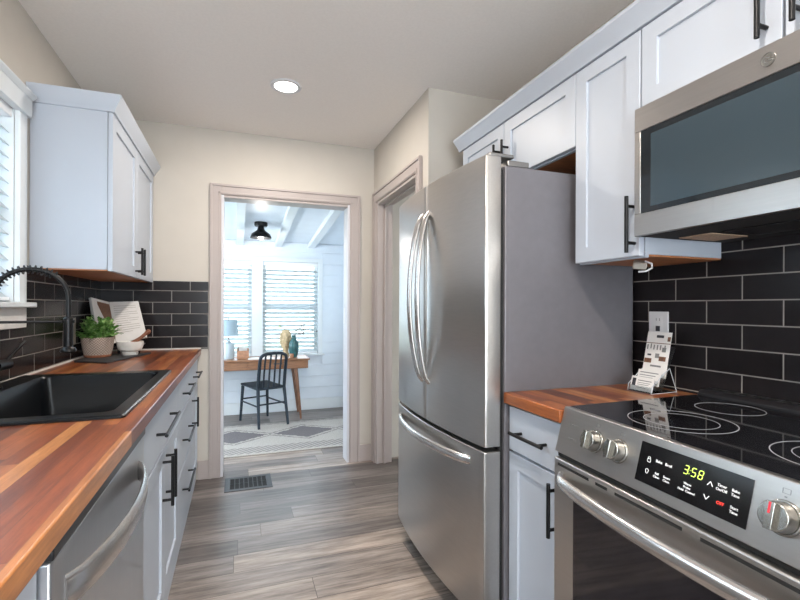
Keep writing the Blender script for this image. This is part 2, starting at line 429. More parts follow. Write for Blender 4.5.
# shiplap boards (proud of the wall, 3 mm gaps)
z = .13
while z < 1.93:
    z1 = min(z + .132, 1.95)
    for (x0, x1, zz0, zz1) in ([(-1.45, wx0 - .05, z, z1), (wx1 + .05, 1.235, z, z1)] if (z1 > fz0 - .06 and z < fz1 + .06) else [(-1.45, 1.235, z, z1)]):
        m.box(x0, x1, T - .012, T, zz0 + .0018, zz1 - .0018)
    z += .132
struct(m.build('wall_sunroom', 'shiplap_white', smooth=0), 'white shiplap sunroom wall around the double window', 'wall')
m = MB(); m.box(1.235, 1.335, D + .12, YF, 0, 2.3)
z = .13
while z < 2.1:
    m.box(1.225, 1.235, D + .12, YF - .012, z + .0018, z + .1302); z += .132
struct(m.build('wall_sunroom_right', 'shiplap_white', smooth=0), 'white sunroom side wall to the right', 'wall')
m = MB(); m.box(-1.55, -1.45, D + .12, 3.85, 0, 2.3).box(-1.55, -1.45, 5.15, YF, 0, 2.3).box(-1.55, -1.45, 3.85, 5.15, 0, .55).box(-1.55, -1.45, 3.85, 5.15, 1.85, 2.3)  # side opening is added, out of view, to let more light in
struct(m.build('wall_sunroom_left', 'shiplap_white', smooth=0), 'white sunroom side wall to the left with unseen window opening added for light', 'wall')
struct(MB().box(-1.55, ox0 - .08, D + .12, D + .135, 0, 2.25).box(ox1 + .08, 1.235, D + .12, D + .135, 0, 2.25).box(ox0 - .08, ox1 + .08, D + .12, D + .135, 2.08, 2.25).build('wall_sunroom_back', 'shiplap_white', smooth=0), 'sunroom side of the kitchen wall', 'wall')
zn, zf = 2.10, 1.95
m = MB(); m.prism([(D + .12, zn + .01), (YF + .1, zf), (YF + .1, zf + .1), (D + .12, zn + .11)], 0, -1.55, 1.34)
struct(m.build('ceiling_sunroom', 'shiplap_white', smooth=0), 'sloping white sunroom ceiling', 'ceiling')
for i, x in enumerate((-.75, -.36, .028, .445, .82)):
    m = MB().prism([(D + .18, zn - .045), (YF - .012, zf - .05), (YF - .012, zf + .004), (D + .18, zn + .008)], 0, x - .038, x + .038)
    struct(m.build('trim_%d' % (20 + i), 'window_white', bevel=.003), 'white ceiling beam of the sunroom', 'beam')
struct(MB().box(-1.45, 1.225, D + .135, D + .18, zn - .07, zn + .01).build('trim_30', 'window_white', bevel=.003), 'white ledger board above the doorway in the sunroom', 'trim')
struct(MB().box(-1.45, 1.225, YF - .024, YF - .012, 0, .13).build('baseboard_sunroom', 'window_white', bevel=.003), 'white baseboard under the sunroom window', 'baseboard')

# doorway trim on the back wall
def casing(name, x0, x1, xi0, xi1, zo, zi, yface, label):
    d = thing(name, (.36, D, 0), label, 'door frame', kind='structure')
    m = MB()
    for (A, B) in (((x0, xi0), 1), ((xi1, x1), -1)):
        lo, hi = A
        m.box(lo, hi, yface - .014, yface, 0, zi if False else zo)
        if B == 1: m.box(lo, lo + .016, yface - .022, yface - .013, 0, zo); m.box(hi - .02, hi - .006, yface - .018, yface - .013, 0, zi + .02)
        else: m.box(hi - .016, hi, yface - .022, yface - .013, 0, zo); m.box(lo + .006, lo + .02, yface - .018, yface - .013, 0, zi + .02)
    m.box(xi0, xi1, yface - .014, yface, zi, zo)
    m.box(x0 + .016, x1 - .016, yface - .022, yface - .013, zo - .016, zo)
    m.box(xi0 - .02, xi1 + .02, yface - .018, yface - .013, zi + .006, zi + .02)
    m.build('casing', 'trim_paint', d, bevel=.002)
    return d
d1 = casing('door_1', -.182, .905, ox0, ox1, 2.077, oz, D, 'greige cased doorway opening to the sunroom')
m = MB().box(ox0, ox0 + .018, D - .005, D + .135, 0, oz).box(ox1 - .018, ox1, D - .005, D + .135, 0, oz)
m.build('jamb', 'jamb_daylit_trim', d1, bevel=.002)
MB().box(ox0 + .018, ox1 - .018, D - .005, D + .135, oz - .018, oz).build('head_jamb', 'trim_paint', d1, bevel=.002)  # darker trim tone than the jambs, for the shade under the header
m = MB().box(ox1 - .0225, ox1 - .018, 3.53, 3.565, 1.08, 1.20); m.build('strike_plate', 'outlet_white', d1, bevel=.001)
# side doorway
d2 = thing('door_2', (XS, 2.95, 0), 'greige cased side doorway to the dark pantry beside the refrigerator', 'door', kind='structure')
m = MB(); xf = XS - .014
m.box(xf, XS, 2.456, sy0, 0, 2.10).box(xf, XS, sy1, 3.44, 0, 2.10).box(xf, XS, sy0, sy1, 2.02, 2.10)
m.box(xf - .008, xf + .001, 2.456, 2.472, 0, 2.10).box(xf - .008, xf + .001, 3.424, 3.44, 0, 2.10).box(xf - .008, xf + .001, 2.472, 3.424, 2.084, 2.10)
m.box(xf - .004, xf + .001, sy0 - .02, sy0 - .006, 0, 2.03).box(xf - .004, xf + .001, sy1 + .006, sy1 + .02, 0, 2.03).box(xf - .004, xf + .001, sy0 - .02, sy1 + .02, 2.026, 2.04)
m.build('casing', 'trim_paint', d2, bevel=.002)
m = MB().box(XS - .005, XS + .12, sy0, sy0 + .018, 0, 2.02).box(XS - .005, XS + .12, sy1 - .018, sy1, 0, 2.02).box(XS - .005, XS + .12, sy0 + .018, sy1 - .018, 2.002, 2.02)
m.box(XS + .05, XS + .065, sy1 - .035, sy1 - .018, 0, 2.002).box(XS + .05, XS + .065, sy0 + .018, sy1 - .035, 1.985, 2.002)
m.build('jamb', 'trim_paint', d2, bevel=.002)
# baseboards
struct(MB().box(.905, XS - .012, D - .014, D, 0, .13).build('baseboard_back', 'trim_paint', bevel=.003), 'greige baseboard right of the doorway', 'baseboard')
struct(MB().box(-.255, -.182, D - .014, D, 0, .13).build('baseboard_left', 'trim_paint', bevel=.003), 'greige baseboard between cabinets and doorway', 'baseboard')
# backsplash tiles
struct(MB().box(WL, -.19, D - .009, D, .9145, 1.382).build('trim_1', 'tile_back', smooth=0), 'dark grey subway tile backsplash on the back wall', 'backsplash')
m = MB().box(WL, WL + .009, -.6, D - .009, .9145, 1.118).box(WL, WL + .009, 2.325, D - .009, 1.118, 1.382)
struct(m.build('trim_2', 'tile_left', smooth=0), 'dark grey subway tile backsplash behind the sink', 'backsplash')
struct(MB().box(WR - .009, WR, -.5, 1.40, .90, 1.53).build('trim_3', 'tile_right', smooth=0), 'dark subway tile backsplash behind the range', 'backsplash')
struct(MB().box(WL + .009, WL + .016, -.6, D - .016, .9145, .921).box(WL + .009, -.236, D - .016, D - .009, .9145, .921).build('trim_4', 'ceramic_white', smooth=0), 'pale caulk strip where counter meets the tiles', 'trim')

# ------------------------------------------------------------------ sink window
w = thing('window_1', (WL, 1.59, wz0), 'white framed window over the sink', 'window', kind='structure')
m = MB(); X0, X1 = WL, WL + .02
m.box(X0, X1, wy1, wy1 + .065, wz0, wz1).box(X0, X1, wy0 - .065, wy0, wz0, wz1)
m.build('casing', 'window_white', w, bevel=.002)
m = MB().box(X0, WL + .03, wy0 - .085, wy1 + .085, 2.0, 2.075).prism([(WL, 2.075), (WL + .03, 2.075), (WL + .045, 2.09), (WL + .045, 2.098), (WL, 2.098)], 1, wy0 - .09, wy1 + .09)
m.build('head_casing', 'window_white', w, bevel=.002)
m = MB().box(WL - .12, WL + .05, wy0 - .075, wy1 + .085, wz0 - .022, wz0); m.build('window_sill', 'window_white', w, bevel=.004)
m = MB().box(WL, WL + .02, wy0 - .06, wy1 + .065, 1.12, wz0 - .022); m.build('apron', 'ceramic_white', w, bevel=.002)
m = MB(); xa, xb = WL - .11, WL - .07
m.box(xa, xb, wy0, wy0 + .045, wz0, wz1).box(xa, xb, wy1 - .045, wy1, wz0, wz1).box(xa, xb, wy0 + .045, wy1 - .045, wz0, wz0 + .045).box(xa, xb, wy0 + .045, wy1 - .045, wz1 - .045, wz1)
m.box(xa, xb, wy0 + .045, wy1 - .045, 1.60, 1.635)
m.build('sash', 'window_white', w, bevel=.002)
m = MB().box(WL - .07, WL, wy1 - .006, wy1, wz0, wz1).box(WL - .07, WL, wy0, wy0 + .006, wz0, wz1).box(WL - .07, WL, wy0 + .006, wy1 - .006, wz1 - .006, wz1)
m.build('jamb', 'window_white', w)
MB().box(WL - .092, WL - .088, wy0 + .04, wy1 - .04, wz0 + .04, wz1 - .04).build('pane', 'window_glass', w, smooth=0)
bl = thing('window_blind', (WL - .03, 1.59, wz0), 'white horizontal slat blind in the window over the sink', 'blind')
MB().box(WL - .062, WL - .004, wy0 + .010, wy1 - .010, wz1 - .055, wz1 - .008).build('headrail', 'blind_white', bl, bevel=.003)
m = MB(); z = wz0 + .035
while z < wz1 - .06:
    c, s_ = math.cos(.80), math.sin(.80)
    m.obox((WL - .034, (wy0 + wy1) / 2, z), (.030 * c, 0, -.030 * s_), (0, (wy1 - wy0) / 2 - .01, 0), (.0012 * s_, 0, .0012 * c)); z += .051
m.build('slats', 'blind_slat', bl, smooth=0)
MB().box(WL - .058, WL - .010, wy0 + .008, wy1 - .008, wz0 + .004, wz0 + .02).build('bottom_rail', 'blind_white', bl, bevel=.003)
for y in (wy0 + .15, (wy0 + wy1) / 2, wy1 - .15):
    MB().cyl((WL - .008, y, wz0 + .012), (WL - .008, y, wz1 - .05), .0012, n=6).build('cord', 'blind_white', bl)

# ------------------------------------------------------------------ sunroom window and blinds
w = thing('window_2', (.24, YF, fz0), 'wide white double window of the sunroom', 'window', kind='structure')
m = MB(); ya, yb = YF - .022, YF
m.box(wx0 - .05, wx0, ya, yb, fz0, fz1 + .05).box(wx1, wx1 + .05, ya, yb, fz0, fz1 + .05).box(wx0, wx1, ya, yb, fz1, fz1 + .05)
m.build('casing', 'window_white', w, bevel=.002)
MB().box(wx0 - .07, wx1 + .07, YF - .06, YF + .1, fz0 - .022, fz0).build('window_sill', 'window_white', w, bevel=.003)
mc = .216
MB().box(mc - .058, mc + .058, YF - .018, YF + .09, fz0, fz1).build('mullion', 'window_white', w, bevel=.002)
for (a, b) in ((wx0, mc - .058), (mc + .058, wx1)):
    f = MB(); y0, y1 = YF + .05, YF + .09
    f.box(a, a + .04, y0, y1, fz0, fz1).box(b - .04, b, y0, y1, fz0, fz1).box(a + .04, b - .04, y0, y1, fz0, fz0 + .05).box(a + .04, b - .04, y0, y1, fz1 - .04, fz1)
    f.box(a + .04, b - .04, y0 - .01, y1, 1.185, 1.225)
    s_ = f.build('sash', 'window_white', w, bevel=.002)
    MB().box(a + .035, b - .035, YF + .07, YF + .074, fz0 + .04, fz1 - .03).build('pane', 'window_glass', s_, smooth=0)
for i, (a, b) in enumerate(((wx0, mc - .058), (mc + .058, wx1))):
    bl = thing('window_blind', ((a + b) / 2, YF + .02, fz0), ('white slat blind on the left half of the sunroom window, behind the table lamp', 'white slat blind on the right half of the sunroom window, behind the teal vase')[i], 'blind')
    MB().box(a + .004, b - .004, YF - .004, YF + .045, fz1 - .045, fz1 - .002).build('headrail', 'blind_white', bl, bevel=.002)
    m = MB(); z = fz0 + .035
    while z < fz1 - .055:
        t = .62; c, s_ = math.cos(t), math.sin(t)
        m.obox(((a + b) / 2, YF + .022, z), ((b - a) / 2 - .006, 0, 0), (0, .024 * c, .024 * s_), (0, -.0012 * s_, .0012 * c)); z += .049
    m.build('slats', 'blind_slat', bl, smooth=0)
    MB().box(a + .006, b - .006, YF + .002, YF + .042, fz0 + .003, fz0 + .018).build('bottom_rail', 'blind_white', bl, bevel=.002)
    for x in (a + .1, b - .1): MB().cyl((x, YF - .002, fz0 + .01), (x, YF - .002, fz1 - .04), .001, n=6).build('cord', 'blind_white', bl)
# frame of the added, unseen patio door behind the camera
w = thing('added_patio_door', (.3, -2.34, 0), 'unseen patio door frame added behind the camera for light', 'window', kind='structure')
m = MB().box(-.6, -.54, -2.38, -2.30, 0, 2.15).box(1.14, 1.2, -2.38, -2.30, 0, 2.15).box(-.54, 1.14, -2.38, -2.30, 2.09, 2.15).box(-.54, 1.14, -2.38, -2.30, 0, .06).box(.26, .34, -2.38, -2.30, .06, 2.09)
m.build('window_frame', 'window_white', w, bevel=.003)

# outdoors
tag(MB().box(-30, 30, 6, 40, -.6, -.5).build('lawn', 'lawn', loc=(0, 6, -.5), smooth=0), kind='structure', label='green lawn outside the sunroom window', cat='lawn')
hs = thing('neighbour_house', (1.5, 22, -.5), 'pale house seen through the sunroom blinds', 'house')
MB().box(-3, 9, 22, 29, -.5, 2.6).build('wall', 'house_siding', hs)
MB().prism([(21.4, 2.5), (29.6, 2.5), (25.5, 4.6)], 0, -3.5, 9.5).build('roof', 'house_roof', hs)
for x in (3,): MB().box(x - .5, x + .5, 21.95, 22, .6, 2.0).build('window', 'window_white', hs)
# ------------------------------------------------------------------ ceiling lights
spots = [(.256, 2.634), (.25, .45), (.25, -.75)]  # last one is an unseen fill light added behind the camera
lab = ['round recessed ceiling light glowing white near the doorway', 'round recessed ceiling light above the galley between sink and range', 'round recessed ceiling light added behind the camera as fill light']
for i, (x, y) in enumerate(spots):
    t = thing('ceiling_light', (x, y, H), lab[i], 'light', 'recessed ceiling lights')
    MB().lathe((x, y, H), [(.062, -.004), (.066, -.008), (.084, -.006), (.088, 0), (.062, 0)], 40).build('trim_ring', 'outlet_white', t)
    MB().cyl((x, y, H - .0005), (x, y, H - .005), .063, n=40).build('diffuser', 'lamp_glow', t)
    area('lamp_recessed', (x, y, H - .012), (0, 0, 0), .12, .12, (15, 19, 12)[i], (1, .91, .82), shape='DISK')

t = thing('added_fill_globe', (.25, -1.35, H), 'frosted white globe pendant added unseen behind the camera as fill light', 'light')  # invented lamp, put in to brighten the ceiling from out of view
MB().cyl((.25, -1.35, H), (.25, -1.35, H - .02), .06, n=24).cyl((.25, -1.35, H - .02), (.25, -1.35, 1.94), .006, n=8).build('stem', 'black_metal', t)
m = MB(); bmesh.ops.create_uvsphere(m.bm, u_segments=32, v_segments=20, radius=.16, matrix=Matrix.Translation((.25, -1.35, 1.78)))
m.build('globe', 'fill_globe_glow', t)

# ------------------------------------------------------------------ pulls
def pull(parent, face, sx, p0, p1, r=.006, off=.034, over=.022):
    """bar pull: p0,p1 = (y,z) of bar ends; face = x of the surface"""
    xb = face + sx * off; a = Vector((xb, *p0)); b = Vector((xb, *p1)); d = (b - a).normalized()
    m = MB().cyl(a, b, r, n=12)
    for q in (a + d * over, b - d * over): m.cyl((face - sx * .0005, q.y, q.z), (xb, q.y, q.z), r * .85, n=10)
    return m.build('handle', 'black_metal', parent)
def front(name, parent, sx, xf, y0, y1, z0, z1, flat=False, th=.019, rail=.055):
    m = MB()
    if flat: m.box(min(xf, xf - sx * th), max(xf, xf - sx * th), y0, y1, z0, z1); return m.build(name, 'white_cabinet', parent, bevel=.002)
    m.shaker(sx, xf, th, y0, y1, z0, z1, rail); return m.build(name, 'white_cabinet', parent)
def base_cab(name, sx, xback, xf, y0, y1, label, top=.874):
    t = thing(name, ((xback + xf) / 2, (y0 + y1) / 2, 0), label, 'cabinet')
    xi = xf - sx * .020
    a, b = sorted((xback, xi))
    MB().box(a, b, y0 + .0005, y1 - .0005, .10, top).build('body', 'white_cabinet', t, bevel=.001)
    a, b = sorted((xback, xf - sx * .008))
    MB().box(a, b, y0 + .0005, y1 - .0005, .0, .10).build('toe_board', 'white_cabinet', t, bevel=.001)
    return t
g = .0018
XF = -.257
# left run
t = base_cab('base_cabinet', 1, WL + .001, XF, -.30, .755, 'white base cabinet left of the dishwasher, nearest the camera')
front('drawer', t, 1, XF, -.30 + g, .755 - g, .68, .866, True); front('door', t, 1, XF, -.30 + g, .215 - g, .105, .672); front('door', t, 1, XF, .215 + g, .755 - g, .105, .672)
t = base_cab('sink_cabinet', 1, WL + .001, XF, 1.438, 2.33, 'white sink base cabinet with two doors beside the dishwasher', .665)
MB().box(-.2985, XF - .020, 1.439, 2.3295, .6655, .874).box(WL + .001, -.2985, 2.312, 2.3295, .6655, .874).build('top_rail', 'white_cabinet', t)
f = front('false_drawer', t, 1, XF, 1.438 + g, 2.33 - g, .68, .866, True); pull(f, XF, 1, (1.71, .772), (2.08, .772))
f = front('door', t, 1, XF, 1.438 + g, 1.914 - g, .105, .672); pull(f, XF, 1, (1.872, .47), (1.872, .655))
f = front('door', t, 1, XF, 1.914 + g, 2.33 - g, .105, .672); pull(f, XF, 1, (1.956, .47), (1.956, .655))
t = base_cab('drawer_cabinet', 1, WL + .001, XF, 2.33, 2.975, 'white cabinet of three stacked drawers with black pulls')
for (z0, z1, hz) in ((.68, .866, .770), (.396, .672, .535), (.105, .388, .285)):
    f = front('drawer', t, 1, XF, 2.33 + g, 2.975 - g, z0, z1, True); pull(f, XF, 1, (2.50, hz), (2.83, hz))
t = base_cab('narrow_cabinet', 1, WL + .001, XF, 2.975, 3.44, 'narrow white base cabinet at the doorway end of the counter')
f = front('drawer', t, 1, XF, 2.975 + g, 3.44 - g, .68, .866, True); pull(f, XF, 1, (3.07, .77), (3.33, .77))
f = front('door', t, 1, XF, 2.975 + g, 3.44 - g, .105, .672); pull(f, XF, 1, (3.03, .475), (3.03, .655))

# dishwasher
y0, y1 = .757, 1.436
t = thing('dishwasher', (-.54, 1.056, 0), 'stainless steel dishwasher under the butcher block counter', 'dishwasher')
MB().box(WL + .03, -.30, y0 + .003, y1 - .004, .02, .665).box(-.2985, -.284, y0 + .003, y1 - .003, .02, .868).build('body', 'black_plastic', t, bevel=.002)
dd = MB().box(-.283, -.243, y0 + .002, y1 - .002, .11, .852).build('door', 'brushed_steel_dw', t, bevel=.004, seg=3)
MB().box(-.283, -.240, y0 + .002, y1 - .002, .853, .874).build('control_strip', 'black_plastic', t, bevel=.003)
MB().box(-.33, -.29, y0 + .005, y1 - .005, .0, .10).build('toe_kick', 'black_plastic', t)
pts = []
for i in range(25):
    u = i / 24; yy = .815 + u * .545; bow = math.sin(PI * u) ** .6
    pts.append((-.245 + .047 * bow, yy, .778))
m = MB().tube(pts, .026, 14, ry=.008); m.build('handle', 'satin_handle', t)

# left worktop with sink cut-out
def slab_hole(x0, x1, y0, y1, z0, z1, hx0, hx1, hy0, hy1):
    m = MB(); bm = m.bm; xs = (x0, hx0, hx1, x1); ys = (y0, hy0, hy1, y1)
    V = {(i, j, k): bm.verts.new((xs[i], ys[j], (z0, z1)[k])) for i in range(4) for j in range(4) for k in (0, 1)}
    for i in range(3):
        for j in range(3):
            if i == j == 1: continue
            for k in (0, 1): bm.faces.new([V[i, j, k], V[i+1, j, k], V[i+1, j+1, k], V[i, j+1, k]])
    for i in range(3):
        for j in (0, 3): bm.faces.new([V[i, j, 0], V[i+1, j, 0], V[i+1, j, 1], V[i, j, 1]])
        for ii in (0, 3): bm.faces.new([V[ii, i, 0], V[ii, i+1, 0], V[ii, i+1, 1], V[ii, i, 1]])
    for (a, b) in (((1, 1), (2, 1)), ((2, 1), (2, 2)), ((2, 2), (1, 2)), ((1, 2), (1, 1))):
        bm.faces.new([V[a[0], a[1], 0], V[b[0], b[1], 0], V[b[0], b[1], 1], V[a[0], a[1], 1]])
    return m
o = slab_hole(WL + .001, -.235, -.30, D - .001, .876, .914, -.80, -.30, 1.40, 2.25).build('butcher_block_counter', 'butcher_block', loc=(-.54, 1.5, .876), bevel=.003)
tag(o, 'long reddish butcher block counter holding the black sink', 'counter')

# sink: drop-in, black composite
t = thing('sink', (-.54, 1.82, .914), 'black granite composite drop-in sink set into the butcher block', 'sink')
bm = (m := MB()).bm
def rr(x0, x1, y0, y1, r, z, n=5):
    out = []
    for (cx, cy, a0) in ((x1 - r, y1 - r, 0), (x0 + r, y1 - r, 90), (x0 + r, y0 + r, 180), (x1 - r, y0 + r, 270)):
        for i in range(n + 1):
            a = math.radians(a0 + 90 * i / n); out.append(bm.verts.new((cx + r * math.cos(a), cy + r * math.sin(a), z)))
    return out
L = [rr(-.80 + .004, -.304, 1.404, 2.246, .012, .68), rr(-.796, -.304, 1.404, 2.246, .012, .9145), rr(-.83, -.279, 1.375, 2.285, .014, .9145), rr(-.83, -.279, 1.375, 2.285, .014, .921), rr(-.826, -.283, 1.379, 2.281, .012, .924),
     rr(-.742, -.318, 1.425, 2.215, .03, .924), rr(-.738, -.322, 1.429, 2.211, .03, .918), rr(-.725, -.335, 1.445, 2.195, .04, .72), rr(-.70, -.36, 1.47, 2.17, .04, .70)]
for A, B in zip(L, L[1:]):
    n = len(A)
    for i in range(n): bm.faces.new((A[i], A[(i+1) % n], B[(i+1) % n], B[i]))
bm.faces.new(L[-1]); bm.faces.new(L[0][::-1])
m.build('basin', 'sink_granite', t, smooth=30)
MB().lathe((-.53, 1.82, .7005), [(.045, 0), (.045, .003), (.03, .001), (.0, .001)], 24).build('drain', 'grey_metal', t)

# faucet
fx, fy = -.785, 1.925
t = thing('faucet', (fx, fy, .924), 'black spring pull-down faucet arching over the sink', 'faucet')
MB().lathe((fx, fy, .9245), [(.028, 0), (.028, .006), (.019, .012), (.019, .20), (.013, .205), (.013, .31)], 24).build('column', 'black_metal', t)
hx, hy = -.585, 1.985
arc = []
for i in range(29):
    a = PI * i / 28; u = (1 - math.cos(a)) / 2
    arc.append(Vector((fx + (hx - fx) * u, fy + (hy - fy) * u, 1.235 + .105 * math.sin(a) ** .9 + .0 * u)))
arc = [Vector((fx, fy, 1.23))] + arc + [Vector((hx, hy, 1.16))]
MB().tube(arc, .008, 12).build('hose', 'black_metal', t)
# helical spring round the first two thirds
m = MB(); hel = []; tot = 16; K = 13
ap = arc[1:22]
for i in range(tot * K):
    f = i / (tot * K - 1) * (len(ap) - 1); k = min(int(f), len(ap) - 2); p = ap[k].lerp(ap[k+1], f - k)
    d = (ap[k+1] - ap[k]).normalized(); a = Vector((hy - fy, fx - hx, 0)).normalized(); b = d.cross(a)
    w_ = 2 * PI * i / K; hel.append(p + .0145 * (math.cos(w_) * a + math.sin(w_) * b))
m.tube(hel, .0022, 6).build('spring', 'black_metal', t)
MB().lathe((hx, hy, 1.04), [(.023, 0), (.026, .004), (.024, .012), (.015, .02), (.0155, .125), (.010, .13)], 20).build('spray_head', 'black_metal', t)
MB().cyl((fx, fy, 1.153), (hx, hy, 1.153), .0045, n=10).ring((hx, hy, 1.148), .0175, .005, .01, 20).build('dock_arm', 'black_metal', t)
m = MB().cyl((fx, fy + .015, 1.0), (fx + .005, fy + .095, 1.0), .019, n=20).tube([(fx + .005, fy + .085, 1.01), (fx + .02, fy + .11, 1.04), (fx + .03, fy + .165, 1.075)], .007, 10)
m.build('lever', 'black_metal', t)

# left wall outlet
t = thing('wall_outlet', (WL + .012, 2.90, 1.07), 'grey outlet plate on the tiles behind the faucet', 'outlet')
MB().box(WL + .009, WL + .015, 2.845, 2.945, 1.0, 1.145).build('plate', 'outlet_beige', t, bevel=.002)
MB().box(WL + .015, WL + .0165, 2.875, 2.915, 1.03, 1.115).build('socket', 'outlet_beige', t, bevel=.001)

# ------------------------------------------------------------------ left wall cabinet
t = thing('wall_cabinet', (-.70, 2.9, 1.37), 'white two-door wall cabinet beside the sink window', 'cabinet')
MB().box(WL + .001, -.556, 2.385, 3.44, 1.376, 2.105).build('body', 'white_cabinet', t, bevel=.001)
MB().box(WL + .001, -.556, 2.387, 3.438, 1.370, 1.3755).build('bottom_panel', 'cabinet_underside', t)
f = front('door', t, 1, -.535, 2.387, 2.912, 1.37, 2.092, rail=.062); pull(f, -.535, 1, (2.878, 1.385), (2.878, 1.535))
f = front('door', t, 1, -.535, 2.916, 3.438, 1.37, 2.092, rail=.062); pull(f, -.535, 1, (2.950, 1.385), (2.950, 1.535))
m = MB(); bm = m.bm
prof = [(0, 2.092), (.008, 2.092), (.012, 2.107), (.040, 2.148), (.040, 2.162), (0, 2.162)]
R = []
for (px, pz) in prof:
    R.append([bm.verts.new(p) for p in ((WL + .001, 2.385 - px, pz), (-.535 + px, 2.385 - px, pz), (-.535 + px, 3.453, pz))])
n = len(prof)
for i in range(n):
    A, B = R[i], R[(i+1) % n]
    for k in range(2): bm.faces.new((A[k], A[k+1], B[k+1], B[k]))
bm.faces.new([r[0] for r in R]); bm.faces.new([r[2] for r in R][::-1])
m.build('crown_molding', 'white_cabinet', t)
MB().box(WL + .001, -.540, 2.387, 3.45, 2.106, 2.12).build('top_panel', 'white_cabinet', t)

# ------------------------------------------------------------------ items on the left counter
zt = .9145
m = MB(); q = [(-.80, 2.80), (-.63, 2.70), (-.50, 3.16), (-.60, 3.165), (-.79, 3.16)]
m.prism(q, 2, zt, zt + .009)
tag(m.build('slate_board', 'slate', loc=(-.65, 3.0, zt), bevel=.002), 'dark slate board under the plant pot and mortar', 'board')
zs = zt + .0095
px, py = -.741, 2.99
t = thing('potted_plant', (px, py, zs), 'leafy green plant in a woven beige pot on the slate board', 'plant')
MB().lathe((px, py, zs), [(.0, 0), (.062, 0), (.068, .012), (.068, .013)], 32).build('saucer', 'terracotta', t)
MB().lathe((px, py, zs + .008), [(.0, 0), (.064, 0), (.072, .03), (.079, .08), (.080, .102), (.074, .102), (.072, .088), (0, .088)], 40).build('pot', 'woven_pot', t)
MB().cyl((px, py, zs + .09), (px, py, zs + .099), .071, n=24).build('soil', 'soil', t)
def leaf(bm, p, d, up, L, w):
    d = d.normalized(); s_ = d.cross(up).normalized(); u = s_.cross(d)
    v = [bm.verts.new(p + d * L * a + s_ * w * b + u * L * c) for a, b, c in ((0, 0, 0), (.4, 1, .05), (.75, .7, .0), (1, 0, -.12), (.75, -.7, .0), (.4, -1, .05), (.5, 0, -.06))]
    for i in range(6): bm.faces.new((v[i], v[(i+1) % 6], v[6]))
m = MB(); st = MB()
for i in range(105):
    a = random.uniform(0, 2*PI); e = random.uniform(.15, 1.45); Rr = random.uniform(.055, .105)
    d = Vector((math.cos(a) * math.cos(e), math.sin(a) * math.cos(e), math.sin(e)))
    b0 = Vector((px + .03 * math.cos(a), py + .03 * math.sin(a), zs + .098))
    tip = b0 + Vector((d.x * Rr * .78, d.y * Rr * .70, d.z * Rr * 1.2))
    st.tube([b0, b0.lerp(tip, .5) + Vector((0, 0, .006)), tip], .0012, 5)
    for k in range(6):
        p = b0.lerp(tip, .45 + .11 * k); ld = (d + Vector((random.uniform(-1, 1), random.uniform(-1, 1), random.uniform(-.5, .7)))).normalized()
        leaf(m.bm, p, ld, Vector((.1, .1, 1)), random.uniform(.020, .032), random.uniform(.009, .0135))
m.build('foliage', 'leaf_green', t, smooth=0); st.build('stems', 'leaf_green', t)

bx, by = -.594, 3.06
t = thing('mortar', (bx, by, zs), 'white stone mortar bowl on the slate board', 'mortar')
MB().lathe((bx, by, zs), [(0, 0), (.042, 0), (.044, .012), (.040, .016), (.060, .030), (.069, .055), (.070, .078), (.064, .078), (.060, .055), (.045, .03), (0, .022)], 40).build('bowl', 'ceramic_white', t)
m = MB().tube([(-.610, 3.05, .966), (-.59, 3.052, .982), (-.54, 3.06, 1.022), (-.515, 3.063, 1.045), (-.503, 3.065, 1.055), (-.495, 3.066, 1.064), (-.492, 3.066, 1.068)], [.017, .016, .0095, .010, .014, .012, .004], 14)
tag(m.build('pestle', 'pestle_wood', loc=(-.62, 3.03, .966)), 'brown wooden pestle resting in the white mortar', 'pestle')

# open cookbook leaning at the back corner
t = thing('open_book', (-.70, 3.22, zt), 'open cookbook propped upright behind the plant pot', 'book')
A = Vector((-.761, 3.31, 1.236)); Bq = Vector((-.598, 3.30, 1.243)); C_ = Vector((-.525, 3.17, 1.019)); Dq = Vector((-.690, 3.17, .985))
MB().slab([Dq, C_, Bq, A], -.014).build('right_pages', 'paper_white', t, bevel=.002)
E0 = Vector((-.808, 3.12, 1.262)); E1 = Vector((-.765, 3.10, 1.000))
nL0 = (Dq - E1).cross(E0 - E1)
MB().slab([E1, Dq, A, E0], .026 if nL0.y > 0 else -.026).build('left_pages', 'paper_white', t, bevel=.002)
nL = (Dq - E1).cross(E0 - E1).normalized()
if nL.y > 0: nL = -nL
def on(a, b, c, d, u, v, off, n):  # bilinear point lifted along n
    return a.lerp(b, u).lerp(d.lerp(c, u), v) + n * off
P = lambda u, v: on(E1, Dq, A, E0, u, v, .006, nL)
MB().slab([P(.25, .1), P(.96, .1), P(.96, .93), P(.25, .93)], .0006).build('photo', 'print_brown', t)
nR = (C_ - Dq).cross(A - Dq).normalized()
if nR.y > 0: nR = -nR
nR = nR; P = lambda u, v: on(Dq, C_, Bq, A, u, v, .0006, nR)
m = MB()
for k in range(13):
    v = .88 - k * .055; u1 = random.choice((.85, .9, .6, .88))
    m.slab([P(.12, v), P(u1, v), P(u1, v + .009), P(.12, v + .009)], .0003)
m.build('printed_lines', 'outlet_beige', t, smooth=0)

t = thing('book_stand', (-.66, 3.27, zt), 'dark book stand holding up the open cookbook', 'stand')
MB().slab([(-.70, 3.215, .966), (-.56, 3.195, .985), (-.60, 3.335, 1.17), (-.72, 3.345, 1.165)], -.006).build('back_plate', 'slate', t)
MB().obox((-.63, 3.20, .964), (.085, -.008, .011), (.004, .028, .002), (0, 0, .004)).build('ledge', 'slate', t)
MB().cyl((-.69, 3.24, zt + .001), (-.69, 3.225, .966), .008, n=10).build('leg', 'slate', t)
MB().cyl((-.58, 3.23, zt + .001), (-.58, 3.21, .976), .008, n=10).build('leg', 'slate', t)
MB().cyl((-.64, 3.40, zt + .001), (-.655, 3.352, 1.10), .006, n=10).build('leg', 'slate', t)

